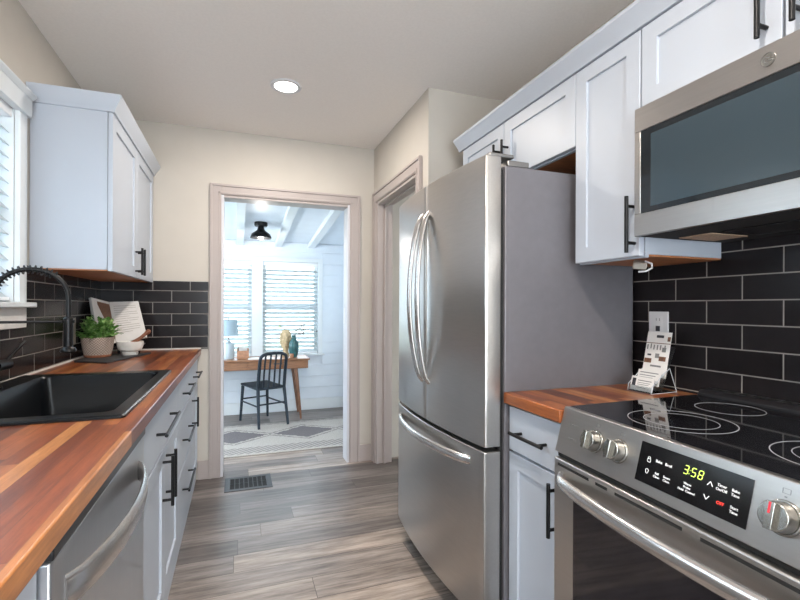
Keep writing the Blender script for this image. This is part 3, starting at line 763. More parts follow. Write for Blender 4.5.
# ------------------------------------------------------------------ refrigerator
FY0, FY1 = 1.378, 2.28; FM = 1.829
t = thing('refrigerator', (1.18, FM, 0), 'stainless steel french door refrigerator with grey side', 'refrigerator')
MB().box(.888, 1.478, FY0, FY1, .035, 1.712).build('body', 'fridge_side_grey', t, bevel=.004)
MB().box(.93, 1.48, FY0 + .02, FY1 - .02, .0, .035).build('base', 'black_plastic', t)
MB().box(.86, .888, FY0 + .006, FY1 - .006, .04, .10).build('kick_grille', 'black_plastic', t, bevel=.002)
MB().box(.872, .888, FY0 + .012, FY1 - .012, .10, 1.70).build('gasket', 'dark_gap', t)
def fx_(y): u = (y - FM) / ((FY1 - FY0) / 2); return .806 - .030 * (1 - u * u) + .004 * u * u
def fdoor(name, ya, yb, z0, z1, parent):
    m = MB(); n = 22; pts = [(fx_(ya + (yb - ya) * i / n), ya + (yb - ya) * i / n) for i in range(n + 1)]
    r = .010
    pts[0] = (pts[0][0] + r, ya); pts.insert(1, (pts[1][0] + .003, ya + .003)); pts.insert(2, (fx_(ya + r), ya + r))
    pts[-1] = (pts[-1][0] + r, yb); pts.insert(-1, (fx_(yb) + .003, yb - .003))
    pts = sorted(pts, key=lambda p: p[1])
    m.prism(pts + [(.872, yb), (.872, ya)], 2, z0, z1)
    return m.build(name, 'brushed_steel', parent, bevel=.003, smooth=25)
dr = fdoor('door', FY0, FM - .003, .722, 1.742, t)
dl = fdoor('door', FM + .003, FY1, .722, 1.742, t)
fz = fdoor('freezer_drawer', FY0, FY1, .105, .706, t)
for (yc, par, sg) in ((1.795, dr, -1), (1.863, dl, 1)):
    pts = []
    for i in range(31):
        u = i / 30; z = .885 + u * .735; b_ = math.sin(PI * u) ** .55
        pts.append((fx_(yc) + .004 - .064 * b_, yc + sg * .012 * math.sin(PI * u), z))
    MB().tube(pts, .011, 14, ry=.0165, up=(1, 0, 0)).build('handle', 'satin_handle', par)
pts = []
for i in range(31):
    u = i / 30; y = FY0 + .085 + u * (FY1 - FY0 - .17); b_ = math.sin(PI * u) ** .5
    pts.append((fx_(y) + .004 - .045 * b_, y, .655 - .0 * b_))
MB().tube(pts, .017, 14, ry=.010).build('handle', 'satin_handle', fz)
m = MB().box(.83, .93, FY0 + .008, FY0 + .06, 1.7425, 1.757).box(.90, .99, FY0 + .004, FY0 + .10, 1.7125, 1.735)
m.build('hinge_cover', 'grey_metal', t, bevel=.004)
MB().box(.83, .96, FY1 - .07, FY1 - .01, 1.7425, 1.755).build('hinge_cover', 'grey_metal', t, bevel=.004)

# ------------------------------------------------------------------ right base cabinet and counter
XR = .902
t = base_cab('base_cabinet', -1, WR - .001, XR, 1.082, 1.370, 'narrow white base cabinet between refrigerator and range')
f = front('drawer', t, -1, XR, 1.082 + g, 1.370 - g, .715, .866, True); pull(f, XR, -1, (1.145, .786), (1.318, .786))
f = front('door', t, -1, XR, 1.082 + g, 1.370 - g, .105, .706, rail=.05); pull(f, XR, -1, (1.112, .53), (1.112, .69))
o = MB().box(.881, WR - .0095, 1.080, 1.373, .876, .914).build('butcher_block_counter', 'butcher_block', loc=(1.2, 1.22, .876), bevel=.003)
tag(o, 'short butcher block counter between refrigerator and range', 'counter')
t = base_cab('base_cabinet', -1, WR - .001, XR, -.30, .312, 'white base cabinet on the near side of the range')
f = front('drawer', t, -1, XR, -.30 + g, .312 - g, .715, .866, True); front('door', t, -1, XR, -.30 + g, .312 - g, .105, .706)
o = MB().box(.881, WR - .0095, -.30, .312, .876, .914).build('butcher_block_counter', 'butcher_block', loc=(1.2, .0, .876), bevel=.003)
tag(o, 'butcher block counter on the near side of the range', 'counter')

# ------------------------------------------------------------------ range
RY0, RY1 = .316, 1.077; KS = .05
t = thing('electric_range', (1.2, .696, 0), 'stainless slide-in electric range with black glass cooktop', 'range')
def shx(x, y): return x + KS * (y - RY1)
def fbox(m, x0, x1, y0, y1, z0, z1):   # box whose front follows the slightly skewed front plane
    m.prism([(shx(x0, y0), y0), (shx(x0, y1), y1), (shx(x1, y1), y1), (shx(x1, y0), y0)], 2, z0, z1); return m
m = MB().prism([(shx(.90, RY0), RY0), (.90, RY1), (1.50, RY1), (1.50, RY0)], 2, .02, .905); m.build('body', 'grey_metal', t)
m = MB().prism([(shx(.906, RY0), RY0), (.906, RY1 + .002), (1.44, RY1 + .012), (1.44, RY0 - .008)], 2, .9155, .924)
ct = m.build('cooktop', 'cooktop_glass', t, bevel=.002)
m = MB().prism([(1.441, .9155), (1.441, .93), (1.455, .945), (1.495, .945), (1.495, .9155)], 1, RY0, RY1 + .006)
bv = m.build('rear_vent', 'black_plastic', t, bevel=.003)
m = MB()
for k in range(18): m.box(1.462, 1.488, RY0 + .04 + k * .039, RY0 + .064 + k * .039, .9452, .9462)
m.build('vent_slots', 'dark_gap', bv, smooth=0)
for (cx, cy, r1, r2) in ((1.065, .845, .120, .083), (1.325, .90, .083, None), (1.10, .515, .125, .09), (1.33, .60, .105, None)):
    m = MB().ring((cx, cy, .9241), r1, .0022, .0004, 64)
    if r2: m.ring((cx, cy, .9241), r2, .0016, .0004, 64)
    m.build('burner_ring', 'burner_ring', ct, smooth=0)
# control panel frame: A far-top corner, e1 towards the near side, e2 downwards, n outwards
A = Vector((.898, RY1 + .001, .925)); e1 = Vector((-KS, -1, 0)).normalized(); e2 = Vector((-.035, 0, -.125)).normalized(); nn = e1.cross(e2).normalized()
if nn.x > 0: nn = -nn
def PP(s_, t_, o_=0): return A + e1 * s_ + e2 * t_ + nn * o_
PL = .765
m = MB(); bm = m.bm
sec = [(0, 0), (0, .130), (-.03, .130), (-.03, .0)]
v0 = [bm.verts.new(PP(0, 0)), bm.verts.new(PP(0, .130)), bm.verts.new(PP(0, .130) + Vector((.045, 0, 0))), bm.verts.new(PP(0, 0) + Vector((.016, 0, 0)))]
v1 = [bm.verts.new(v.co + e1 * PL) for v in v0]
bm.faces.new(v0[::-1]); bm.faces.new(v1)
for i in range(4): bm.faces.new((v0[i], v0[(i+1) % 4], v1[(i+1) % 4], v1[i]))
pn = m.build('control_panel', 'brushed_steel', t, bevel=.0025)
pr = [PP(.288, .019, .0002), PP(.536, .019, .0002), PP(.536, .107, .0002), PP(.288, .107, .0002)]
m = MB().slab(pr, -.0012) if (pr[1]-pr[0]).cross(pr[3]-pr[0]).dot(nn) < 0 else MB().slab(pr, .0012)
dp = m.build('display', 'display_glass', pn, bevel=.0004)
ZT = -e2
def tmat(s_, t_, o_=.0018):
    p = PP(s_, t_, o_); return Matrix.Translation(p) @ Matrix((e1, ZT, nn)).transposed().to_4x4()
m = MB()
for (s_, t_, tx, sz) in ((.342, .051, 'Bake', .0085), (.366, .051, 'Broil', .0085), (.342, .077, 'Self', .007), (.342, .084, 'Clean', .007), (.367, .077, 'Steam', .007), (.367, .084, 'Clean', .007),
        (.415, .072, 'Warm', .0065), (.415, .079, 'Probe', .0065), (.415, .086, 'Hold  Control', .0065), (.483, .050, 'Timer', .0075), (.483, .058, 'On/Off', .0075), (.509, .050, 'Bake', .0075), (.509, .058, 'Time', .0075),
        (.511, .080, 'Start', .0075), (.511, .088, 'Time', .0075)):
    m.text(tx, sz, tmat(s_, t_))
def stroke(m, pts, w=.0007, o_=.0016):
    for a, b in zip(pts, pts[1:]):
        a3, b3 = PP(*a, o_), PP(*b, o_); d = (b3 - a3); u = d.cross(nn).normalized()
        m.obox((a3 + b3) / 2, d / 2, u * w, nn * .0002)
stroke(m, [(.4545, .058), (.460, .050), (.4655, .058)]); stroke(m, [(.4515, .077), (.457, .085), (.4625, .077)])
stroke(m, [(.312, .052), (.320, .052), (.320, .059), (.312, .059), (.312, .052)], .0005); stroke(m, [(.3135, .052), (.3135, .048), (.3185, .048), (.3185, .052)], .0005)
stroke(m, [(.316, .074), (.320, .077), (.319, .081), (.3175, .084), (.3145, .084), (.313, .081), (.312, .077), (.316, .074)], .0005)
m.build('button_print', 'button_white', dp, smooth=0)
MB().text('OFF', .0085, tmat(.485, .082)).build('off_print', 'off_red', dp, smooth=0)
# seven-segment 3:58
SEG = {'3': 'abgcd', '5': 'afgcd', '8': 'abcdefg'}
m = MB()
def seg7(ch, s0, t0, w_=.0088, h_=.0165):
    def q(u, v): return (s0 + u * w_ + (h_ - v * h_) * .14, t0 + v * h_)
    e = .07
    L = dict(a=((e, 0), (1-e, 0)), b=((1, e), (1, .5-e)), c=((1, .5+e), (1, 1-e)), d=((e, 1), (1-e, 1)), e=((0, .5+e), (0, 1-e)), f=((0, e), (0, .5-e)), g=((e, .5), (1-e, .5)))
    for k in SEG[ch]: stroke(m, [q(*L[k][0]), q(*L[k][1])], .00075)
seg7('3', .401, .037); seg7('5', .418, .037); seg7('8', .433, .037)
stroke(m, [(.4145, .044), (.4155, .044)], .0007); stroke(m, [(.4135, .051), (.4145, .051)], .0007)
m.build('clock_digits', 'digit_green', dp, smooth=0)
# printing on the steel
for (s_, t_) in ((.146, .021), (.228, .021), (.587, .019), (.669, .019)):
    m = MB()
    stroke(m, [(s_-.006, t_-.004), (s_+.006, t_-.004), (s_+.006, t_+.004), (s_-.006, t_+.004), (s_-.006, t_-.004)], .0004, .0006)
    stroke(m, [(s_-.002, t_+.0095), (s_+.002, t_+.0095)], .0012, .0006)
    m.build('burner_symbol', 'print_grey', pn, smooth=0)
MB().text('HIGH    LO', .0065, tmat(.056, .043, .0007)).build('printed_word', 'print_grey', pn, smooth=0)
MB().text('WARM   CL', .0065, tmat(.061, .081, .0007)).build('printed_word', 'print_grey', pn, smooth=0)
for i, s_ in enumerate((.146, .228, .590, .672)):
    kt = MB(); c = PP(s_, .062)
    # knob: tapered disc with raised grip bar
    kt.cyl(c + nn * .0005, c + nn * .007, .0295, .0285, 32)
    kt.cyl(c + nn * .007, c + nn * .030, .0262, .0235, 32)
    kt.obox(c + nn * .033, e1 * .0065, e2 * .0225, nn * .0065)
    k = kt.build('knob', 'knob_steel', pn, bevel=.0015)
    if i == 2: MB().obox(c + nn * .0397 - e2 * .012, e1 * .0016, e2 * .009, nn * .0004).build('pointer_mark', 'red_mark', k)
# door
gap = MB(); fbox(gap, .872, .90, RY0 + .004, RY1 - .004, .7865, .80).build('door_gap', 'dark_gap', t)
m = MB(); fbox(m, .858, .90, RY0 + .001, RY1 - .003, .20, .786)
od = m.build('oven_door', 'brushed_steel', t, bevel=.004)
m = MB(); fbox(m, .8565, .8585, RY0 + .085, RY1 - .088, .265, .700); m.build('oven_window', 'oven_glass', od, bevel=.001)
m = MB()
for (a, b) in ((.93, 1.055), (.865, .905), (.66, .84), (.40, .62)):
    fbox(m, .8570, .8590, a, b, .7665, .7735)
m.build('vent_slots', 'dark_gap', od, smooth=0)
m = MB()
pts = []
for i in range(33):
    u = i / 32; y = RY1 - .035 - u * (RY1 - RY0 - .07); b_ = math.sin(PI * u) ** .45
    pts.append((shx(.858, y) - .052 * b_, y, .735))
m.tube(pts, .019, 16, ry=.012); m.build('handle', 'satin_handle', od)
m = MB(); fbox(m, .862, .90, RY0 + .001, RY1 - .003, .045, .192); m.build('storage_drawer', 'brushed_steel', t, bevel=.004)
m = MB(); fbox(m, .90, .94, RY0 + .01, RY1 - .01, .0, .045); m.build('toe_kick', 'black_plastic', t)
# oven racks hinted behind the glass
# ------------------------------------------------------------------ microwave
MX, MZ0, MZ1 = 1.12, 1.424, 1.806
t = thing('microwave', (1.31, .665, MZ0), 'stainless over-the-range microwave with dark window', 'microwave')
MB().box(1.155, WR - .0095, .287, 1.043, MZ0 + .006, MZ1).build('body', 'black_plastic', t, bevel=.002)
m = MB(); y1 = 1.042
m.box(MX, 1.153, .287, y1, MZ1 - .072, MZ1 - .001).box(MX, 1.153, .287, y1, MZ0 + .001, MZ0 + .066).box(MX, 1.153, y1 - .021, y1, MZ0 + .066, MZ1 - .072).box(MX, 1.153, .287, .45, MZ0 + .066, MZ1 - .072)
fr = m.build('door', 'mw_steel', t, bevel=.0015)
MB().box(MX + .003, 1.15, .4505, y1 - .0215, MZ0 + .0665, MZ1 - .0725).build('window', 'microwave_glass', fr)
MB().box(MX + .0022, MX + .0032, .52, y1 - .055, MZ0 + .082, MZ1 - .090).build('window_screen', 'microwave_screen', fr)
m = MB().box(MX - .0015, MX, .30, .44, MZ0 + .10, MZ1 - .11); m.build('keypad', 'display_glass', fr)
m = MB().cyl((MX - .048, .487, MZ0 + .06), (MX - .048, .487, MZ1 - .065), .009, n=16).cyl((MX, .487, MZ0 + .075), (MX - .048, .487, MZ0 + .075), .007, n=12).cyl((MX, .487, MZ1 - .08), (MX - .048, .487, MZ1 - .08), .007, n=12)
m.build('handle', 'satin_handle', fr)
em = MB().cyl((MX, .678, 1.770), (MX - .002, .678, 1.770), .0155, n=40).build('emblem', 'knob_steel', fr)
tm = Matrix.Translation((MX - .0022, .678, 1.770)) @ Matrix(((0, -1, 0), (0, 0, 1), (-1, 0, 0))).transposed().to_4x4()
m = MB().ring((MX - .002, .678, 1.770), .0148, .0012, -.0008, 40, (1, 0, 0)).text('GE', .0165, tm, .001)
m.build('emblem_letters', 'grey_metal', em, smooth=0)
MB().box(1.135, 1.49, .30, 1.03, MZ0, MZ0 + .0055).build('underside', 'dark_gap', t)
MB().box(1.25, 1.40, .90, 1.0, MZ0 - .003, MZ0 - .0002).build('light_lens', 'filter_beige', t, bevel=.001)
MB().box(1.25, 1.40, .35, .60, MZ0 - .003, MZ0 - .0002).build('grease_filter', 'grey_metal', t, bevel=.001)
MB().box(1.25, 1.40, .63, .87, MZ0 - .003, MZ0 - .0002).build('grease_filter', 'black_plastic', t, bevel=.001)

# ------------------------------------------------------------------ right wall cabinets
UX = 1.15
def wall_cab(y0, y1, z0, doors, label, loc):
    t = thing('wall_cabinet', loc, label, 'cabinet')
    MB().box(UX + .022, WR - .001, y0 + .0005, y1 - .0005, z0 + .006, 2.062).build('body', 'white_cabinet', t, bevel=.001)
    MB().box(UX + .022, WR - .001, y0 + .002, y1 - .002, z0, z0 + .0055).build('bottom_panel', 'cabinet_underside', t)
    MB().box(UX + .0215, UX + .035, y0 + .0005, y1 - .0005, z0 - .004, z0 + .006).build('bottom_rail', 'white_cabinet', t)
    for (a, b, hy, hz0, hz1) in doors:
        f = front('door', t, -1, UX, a + g, b - g, z0 + .001, 2.058, rail=.052); pull(f, UX, -1, (hy, hz0), (hy, hz1), over=.03)
    return t
wall_cab(1.330, 2.20, 1.795, ((1.330, 1.798, 1.764, 1.81, 1.965), (1.798, 2.20, 1.832, 1.81, 1.965)), 'white two-door wall cabinet above the refrigerator', (1.33, 1.8, 1.795))
t = wall_cab(1.047, 1.3295, 1.370, ((1.049, 1.3295, 1.067, 1.380, 1.552),), 'tall white wall cabinet between refrigerator and microwave', (1.33, 1.2, 1.37))
wall_cab(.286, 1.0465, 1.812, ((.667, 1.0465, .700, 1.83, 1.99), (.286, .664, .630, 1.83, 1.99)), 'short white wall cabinet above the microwave', (1.33, .665, 1.812))
m = MB().prism([(UX + .004, 2.0625), (UX - .006, 2.0625), (UX - .012, 2.075), (UX - .040, 2.112), (UX - .040, 2.124), (UX + .004, 2.124)], 1, .25, 2.235)
m.prism([(2.262, 2.0625), (2.27, 2.0625), (2.30, 2.108), (2.30, 2.118), (2.262, 2.118)], 0, UX + .0045, WR - .001) if False else m
m.box(UX + .004, WR - .001, .25, 2.20, 2.0625, 2.075)
struct(m.build('trim_5', 'white_cabinet'), 'white crown molding along the right wall cabinets', 'molding')

# small adapter under the tall cabinet
t = thing('cabinet_light_plug', (1.235, 1.12, 1.34), 'small white plug hanging under the tall wall cabinet', 'plug')
MB().obox((1.235, 1.125, 1.352), (.010, .008, .006), (-.009, .020, .003), (0, -.002, .011)).build('plug_body', 'outlet_beige', t, bevel=.004)
MB().tube([(1.235, 1.105, 1.362), (1.24, 1.085, 1.352), (1.238, 1.082, 1.338), (1.228, 1.095, 1.329), (1.218, 1.115, 1.328)], .003, 8).build('cord', 'outlet_white', t)

# right wall outlet
t = thing('wall_outlet', (WR - .012, 1.275, 1.157), 'white outlet plate on the tiles above the brochure holder', 'outlet')
xw = WR - .009
MB().box(xw - .006, xw, 1.238, 1.320, 1.10, 1.198).build('plate', 'outlet_white', t, bevel=.002)
MB().box(xw - .0075, xw - .006, 1.262, 1.296, 1.116, 1.182).build('socket', 'outlet_white', t, bevel=.001)
m = MB()
for z in (1.168,):
    m.box(xw - .008, xw - .0074, 1.271, 1.2725, z - .005, z + .005).box(xw - .008, xw - .0074, 1.285, 1.2865, z - .005, z + .005)
m.box(xw - .0082, xw - .0074, 1.270, 1.288, 1.124, 1.144)
m.build('slots', 'print_dark', t, smooth=0)

# ------------------------------------------------------------------ brochure holder on the right counter
B0 = Vector((1.378, 1.222, .9145)); rv = Vector((.03, -.9995, 0)); fv = Vector((-.9995, -.03, 0)); zv = Vector((0, 0, 1))
def BP(a, f, z): return B0 + rv * a + fv * f + zv * z
t = thing('brochure_holder', tuple(B0), 'clear acrylic tiered brochure holder on the short counter', 'holder')
m = MB(); hw = .047
m.slab([BP(-hw, .04, 0), BP(hw, .04, 0), BP(hw, -.085, 0), BP(-hw, -.085, 0)], .002)
for (f0, f1, z0, z1) in ((.040, .036, .0, .022), (.012, .006, .012, .042), (-.020, -.026, .03, .062)):
    m.slab([BP(-hw, f0, z0), BP(hw, f0, z0), BP(hw, f1, z1), BP(-hw, f1, z1)], .0015)
m.slab([BP(-hw, -.012, .003), BP(hw, -.012, .003), BP(hw, -.080, .16), BP(-hw, -.080, .16)], -.0015)
m.build('shelves', 'acrylic', t, smooth=0)
for sd in (-1, 1):
    m = MB(); q = [(.040, .0), (.036, .024), (.010, .042), (-.018, .066), (-.05, .085), (-.085, .0)]
    pts = [BP(sd * (hw + .001), a, b) for a, b in q]
    for a, b in zip(pts, pts[1:] + pts[:1]): m.cyl(a, b, .0013, n=6)
    m.build('side_edge', 'acrylic_edge', t)
def card(name, f0, f1, z0, z1, w, label, parts):
    o = thing(name, tuple(BP(0, f0, z0)), label, 'card')
    a, b, c, d = BP(-w, f0, z0), BP(w, f0, z0), BP(w, f1, z1), BP(-w, f1, z1)
    n_ = (b - a).cross(d - a).normalized()
    if n_.dot(fv) < 0: n_ = -n_
    sg = 1 if (b - a).cross(d - a).dot(n_) > 0 else -1
    MB().slab([a, b, c, d], -sg * .0015).build('paper', 'paper_white', o, smooth=0)
    grp = {}
    for (mt, u0, u1, v0, v1) in parts: grp.setdefault(mt, []).append((u0, u1, v0, v1))
    for mt, L in grp.items():
        mm = MB()
        for (u0, u1, v0, v1) in L:
            mm.slab([on(a, b, c, d, u, v, .0003, n_) for u, v in ((u0, v0), (u1, v0), (u1, v1), (u0, v1))], sg * .0003)
        mm.build('print', mt, o, smooth=0)
L1 = [('print_grey', .3, .9, .70, .76), ('print_grey', .3, .86, .55, .59), ('print_grey', .3, .8, .42, .46), ('print_dark', .06, .22, .3, .85), ('print_grey', .3, .7, .2, .24)]
card('business_card', .0335, .020, .004, .052, .046, 'white business card in the front tier of the acrylic holder', L1)
L2 = [('print_grey', .1, .9, .80, .86), ('print_grey', .1, .8, .62, .67), ('print_grey', .1, .7, .48, .52), ('print_dark', .1, .9, .12, .2)]
card('business_card', .003, -.012, .022, .074, .046, 'white printed card in the middle tier of the acrylic holder', L2)
L3 = [('print_dark', .40, .70, .87, .93), ('print_brown', .0, 1., .74, .755), ('print_brown', .02, .32, .30, .40), ('print_brown', .62, .9, .36, .46), ('print_brown', .86, .98, .80, .9)]
for k, (u, v) in enumerate(((.06, .60), (.20, .62), (.33, .60), (.47, .60), (.60, .60), (.78, .60))): L3.append(('print_grey', u, u + .05, v, v + .11))
L3 += [('print_dark', .12, .28, .46, .50), ('print_grey', .45, .62, .42, .52), ('print_grey', .3, .75, .22, .26), ('print_grey', .7, .86, .56, .66)]
card('brochure', -.028, -.062, .050, .210, .048, 'tall brochure with cup pictures in the back tier of the acrylic holder', L3)

# ------------------------------------------------------------------ floor register
t = thing('floor_register', (.075, 3.28, 0), 'black slotted metal floor vent register before the doorway', 'vent')
m = MB(); x0, x1, y0, y1 = -.075, .230, 3.15, 3.405
fz_ = .004
m.box(x0, x1, y0, y0 + .035, .0, fz_).box(x0, x1, y1 - .035, y1, 0, fz_).box(x0, x0 + .035, y0 + .035, y1 - .035, 0, fz_).box(x1 - .035, x1, y0 + .035, y1 - .035, 0, fz_)
m.build('frame', 'register_grey', t, bevel=.001)
MB().box(x0 + .034, x1 - .034, y0 + .034, y1 - .034, .0002, .0012).build('duct_opening', 'dark_gap', t)
m = MB()
for k in range(1, 8):
    x = x0 + .035 + k * (x1 - x0 - .07) / 8; m.box(x - .003, x + .003, y0 + .035, y1 - .035, .0012, .0035)
m.box(x0 + .035, x1 - .035, (y0 + y1) / 2 - .003, (y0 + y1) / 2 + .003, .0012, .0033)
m.build('louvres', 'black_metal', t)

# ------------------------------------------------------------------ sunroom contents
o = MB().box(-1.1, 1.16, 3.86, 4.86, .0005, .009).build('area_rug', 'rug_pattern', loc=(.03, 4.36, 0), bevel=.003)
tag(o, 'cream rug with faded grey diamond pattern under the chair', 'rug')

# desk
t = thing('writing_desk', (.2, 5.15, 0), 'mid-century wooden writing desk under the sunroom window', 'desk')
MB().box(-.50, .745, 4.95, 5.34, .635, .652).build('desk_top', 'desk_wood', t, bevel=.003)
MB().box(-.48, .728, 4.965, 5.32, .545, .634).build('apron', 'desk_wood', t, bevel=.002)
for (a, b) in ((-.46, .10), (.11, .71)):
    f = MB().box(a, b, 4.957, 4.9655, .552, .629).build('drawer', 'desk_wood', t, bevel=.0015)
    MB().box((a + b) / 2 - .045, (a + b) / 2 + .045, 4.954, 4.9575, .598, .612).build('finger_slot', 'branch_brown', f, bevel=.001)
for (x, y, dx, dy) in ((.60, 4.99, .055, -.01), (.60, 5.29, .065, .02), (-.33, 4.99, -.05, -.01), (-.36, 5.29, -.065, .02)):
    MB().cyl((x, y, .546), (x + dx, y + dy, 0), .021, .011, 16).build('leg', 'desk_wood_leg', t)

# chair (built in local axes then turned)
cR = Matrix.Translation((.256, 4.905, 0)) @ Matrix.Rotation(.38, 4, 'Z')
def cv(x, y, z): return cR @ Vector((x, y, z))
t = thing('metal_chair', (.262, 4.905, .009), 'dark navy metal chair with slatted back at the desk', 'chair')
zf_ = .0125
HW, HD = .140, .20
m = MB(); 
q = [cv(-HW - .01, -HD, .378), cv(HW + .01, -HD, .378), cv(HW + .01, HD + .02, .385), cv(-HW - .01, HD + .02, .385)]
m.slab(q, .022); m.build('seat', 'navy_metal', t, bevel=.008)
for sx in (-1, 1):
    MB().tube([cv(sx * (HW - .005), HD - .01, .38), cv(sx * (HW + .012), HD + .012, zf_)], [.016, .012], 12).build('leg', 'navy_metal', t)
    MB().tube([cv(sx * (HW), -HD + .01, .39), cv(sx * (HW + .008), -HD - .02, .2), cv(sx * (HW + .015), -HD - .05, zf_)], [.017, .015, .013], 12).build('leg', 'navy_metal', t)
hoop = [cv(-HW, -HD + .012, .38), cv(-HW, -HD - .01, .55), cv(-HW, -HD - .035, .68)]
for i in range(9):
    a = PI - PI * i / 8; hoop.append(cv(HW * .72 * math.copysign(abs(math.cos(a)) ** .7, math.cos(a)) / .72 * 1.0, -HD - .04 - .008 * math.sin(a), .685 + .062 * abs(math.sin(a)) ** .8))
hoop += [cv(HW, -HD - .035, .68), cv(HW, -HD - .01, .55), cv(HW, -HD + .012, .38)]
MB().tube(hoop, .0165, 12, up=(0, 1, 0)).build('back_frame', 'navy_metal', t)
for k in range(4):
    x = -HW + (k + 1) * 2 * HW / 5
    MB().tube([cv(x, -HD + .012, .39), cv(x, -HD - .008, .56), cv(x, -HD - .045, .735)], .0095, 8).build('slat', 'navy_metal', t)
for (a, b) in (((-HW - .005, -HD - .018, .22), (-HW - .005, HD, .22)), ((HW + .005, -HD - .018, .22), (HW + .005, HD, .22)), ((-HW, HD + .003, .24), (HW, HD + .003, .24)), ((-HW - .005, -HD - .018, .24), (HW + .005, -HD - .018, .24))):
    MB().cyl(cv(*a), cv(*b), .008, n=10).build('stretcher', 'navy_metal', t)

zd = .6525
t = thing('table_lamp', (-.085, 5.15, zd), 'pale ceramic table lamp with drum shade on the desk', 'lamp')
MB().lathe((-.085, 5.15, zd), [(.0, 0), (.058, 0), (.060, .01), (.060, .13), (.052, .165), (.02, .185), (.014, .20)], 32).build('base', 'lamp_ceramic', t)
MB().cyl((-.085, 5.15, zd + .2), (-.085, 5.15, zd + .26), .006, n=10).build('stem', 'grey_metal', t)
MB().lathe((-.085, 5.15, zd + .25), [(.098, 0), (.088, .165), (.086, .165), (.096, 0)], 40).build('lamp_shade', 'lamp_shade', t)
MB().cyl((-.085, 5.15, zd + .40), (-.085, 5.15, zd + .435), .006, n=10).build('finial', 'grey_metal', t)

t = thing('desk_organizer', (.06, 5.15, zd), 'small wooden box organizer with papers on the desk', 'box')
MB().box(.0, .12, 5.10, 5.105, zd, zd + .085).box(.0, .12, 5.195, 5.20, zd, zd + .105).box(.0, .005, 5.105, 5.195, zd, zd + .10).box(.115, .12, 5.105, 5.195, zd, zd + .10).box(.005, .115, 5.105, 5.195, zd, zd + .004).build('box', 'organizer_wood', t, bevel=.002)
MB().box(.02, .07, 5.14, 5.143, zd + .005, zd + .125).box(.05, .105, 5.16, 5.163, zd + .005, zd + .115).build('papers', 'paper_white', t, smooth=0)
MB().cyl((.016, 5.12, zd + .005), (.013, 5.12, zd + .125), .004, n=8).build('pencil', 'branch_brown', t)

t = thing('open_magazine', (.24, 5.08, zd), 'open white magazine lying on the desk behind the chair', 'magazine')
for sx in (-1, 1):
    m = MB(); pr_ = [(0, 0), (sx * .03, .010), (sx * .08, .008), (sx * .13, .002), (sx * .13, 0)]
    m.prism([(.24 + a, zd + .0005 + b) for a, b in pr_], 1, 4.99, 5.16); m.build('page', 'paper_white', t)

cx, cy = .512, 5.2
t = thing('carved_face_vase', (cx, cy, zd), 'tan carved head-shaped vase beside the teal vase', 'vase')
m = MB().lathe((cx, cy, zd), [(0, 0), (.040, 0), (.042, .02), (.028, .06), (.034, .09), (.058, .14), (.066, .20), (.058, .26), (.036, .295), (.02, .30), (.0, .285)], 28)
for v in m.bm.verts:
    d = v.co - Vector((cx, cy, zd)); v.co.y = cy + d.y * .75
    if d.y < -.02 and abs(d.x) < .02 and .12 < d.z < .2: v.co.y -= .014
m.build('body', 'carved_tan', t)
MB().tube([(cx, cy, zd + .28), (cx - .02, cy, zd + .32), (cx - .055, cy, zd + .335)], .003, 6).build('sprig', 'branch_brown', t)
MB().tube([(cx - .05, cy, zd + .33), (cx - .065, cy, zd + .342), (cx - .085, cy, zd + .335)], [.004, .010, .002], 8).build('leaf', 'leaf_green', t)
tag(MB().lathe((.565, 5.07, zd), [(0, 0), (.02, 0), (.02, .045), (.017, .045), (.017, .03), (0, .03)], 20).build('votive_cup', 'organizer_wood', loc=(.565, 5.07, zd)), 'tiny amber cup in front of the carved vase', 'cup')

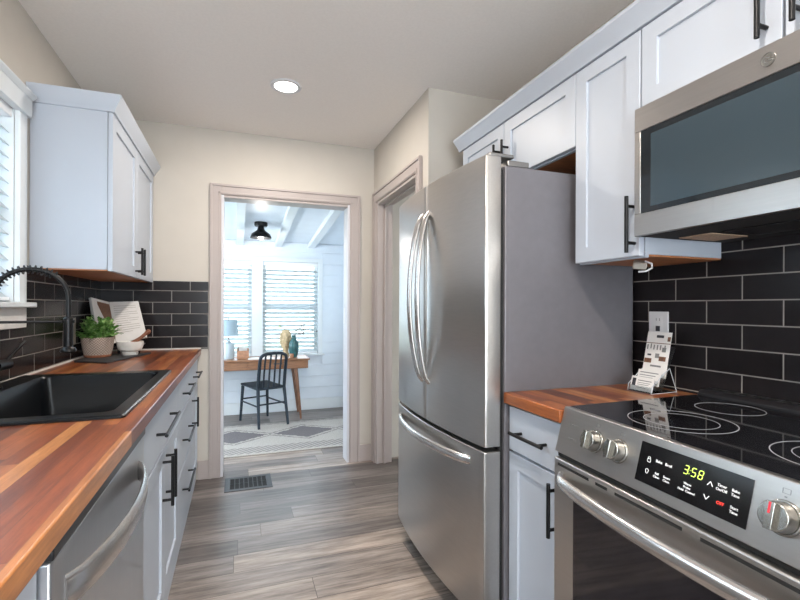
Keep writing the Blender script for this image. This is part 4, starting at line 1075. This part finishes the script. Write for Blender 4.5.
tx, ty = .592, 5.12
t = thing('branch_vase', (tx, ty, zd), 'glossy teal vase of thin blossom branches on the desk', 'vase')
MB().lathe((tx, ty, zd), [(0, 0), (.034, 0), (.048, .05), (.056, .11), (.053, .16), (.028, .195), (.021, .225), (.027, .24), (.020, .238), (.015, .21), (.0, .19)], 32).build('vase', 'teal_glaze', t)
br = MB(); bls = MB()
for (dx, dz, dy) in ((.19, .11, 0), (.24, .075, -.05), (.14, .16, .03), (.10, .05, -.06), (.07, .13, -.02)):
    p0 = Vector((tx, ty, zd + .21)); p3 = p0 + Vector((dx, dy, dz)); mid = p0.lerp(p3, .45) + Vector((-.01, 0, .045))
    P_ = [p0 * (1-u)**2 + mid * 2*u*(1-u) + p3 * u*u for u in [i/8 for i in range(9)]]
    br.tube(P_, .0022, 5)
    for i in range(3, 9):
        for _ in range(2):
            c = P_[i] + Vector((random.uniform(-.012, .012), random.uniform(-.01, .01), random.uniform(-.012, .012)))
            bmesh.ops.create_icosphere(bls.bm if random.random() < .45 else br.bm, subdivisions=1, radius=random.uniform(.005, .0085), matrix=Matrix.Translation(c))
br.build('branches', 'branch_brown', t); bls.build('blossoms', 'blossom_white', t)

# sunroom ceiling lamp
lx, ly = .215, 4.6; lz = zn + (zf - zn) * (ly - D - .12) / (YF - D - .12)
t = thing('ceiling_lamp', (lx, ly, lz), 'black metal semi-flush ceiling lamp in the sunroom', 'lamp')
MB().lathe((lx, ly, lz - .028), [(.0, .040), (.062, .040), (.062, .010), (.055, 0), (.0, 0)], 32).build('canopy', 'black_metal', t)
MB().lathe((lx, ly, lz - .12), [(.026, .10), (.034, .06), (.05, .045), (.085, .02), (.098, -.01), (.100, -.022), (.095, -.022), (.080, .012), (.045, .038), (.02, .05)], 40).build('lamp_shade', 'black_metal', t)
MB().lathe((lx, ly, lz - .155), [(0, 0), (.018, .004), (.027, .022), (.024, .045), (.014, .065), (.014, .08)], 20).build('bulb', 'bulb_glow', t)
pl_ = bpy.data.lights.new('lamp_sunroom_bulb', 'POINT'); pl_.energy = 6; pl_.shadow_soft_size = .03; pl_.color = (1, .96, .9)
po = bpy.data.objects.new('lamp_sunroom_bulb', pl_); COL.objects.link(po); po.location = (lx, ly, lz - .19)

for o in bpy.data.objects:
    if '_org' in o: del o['_org']
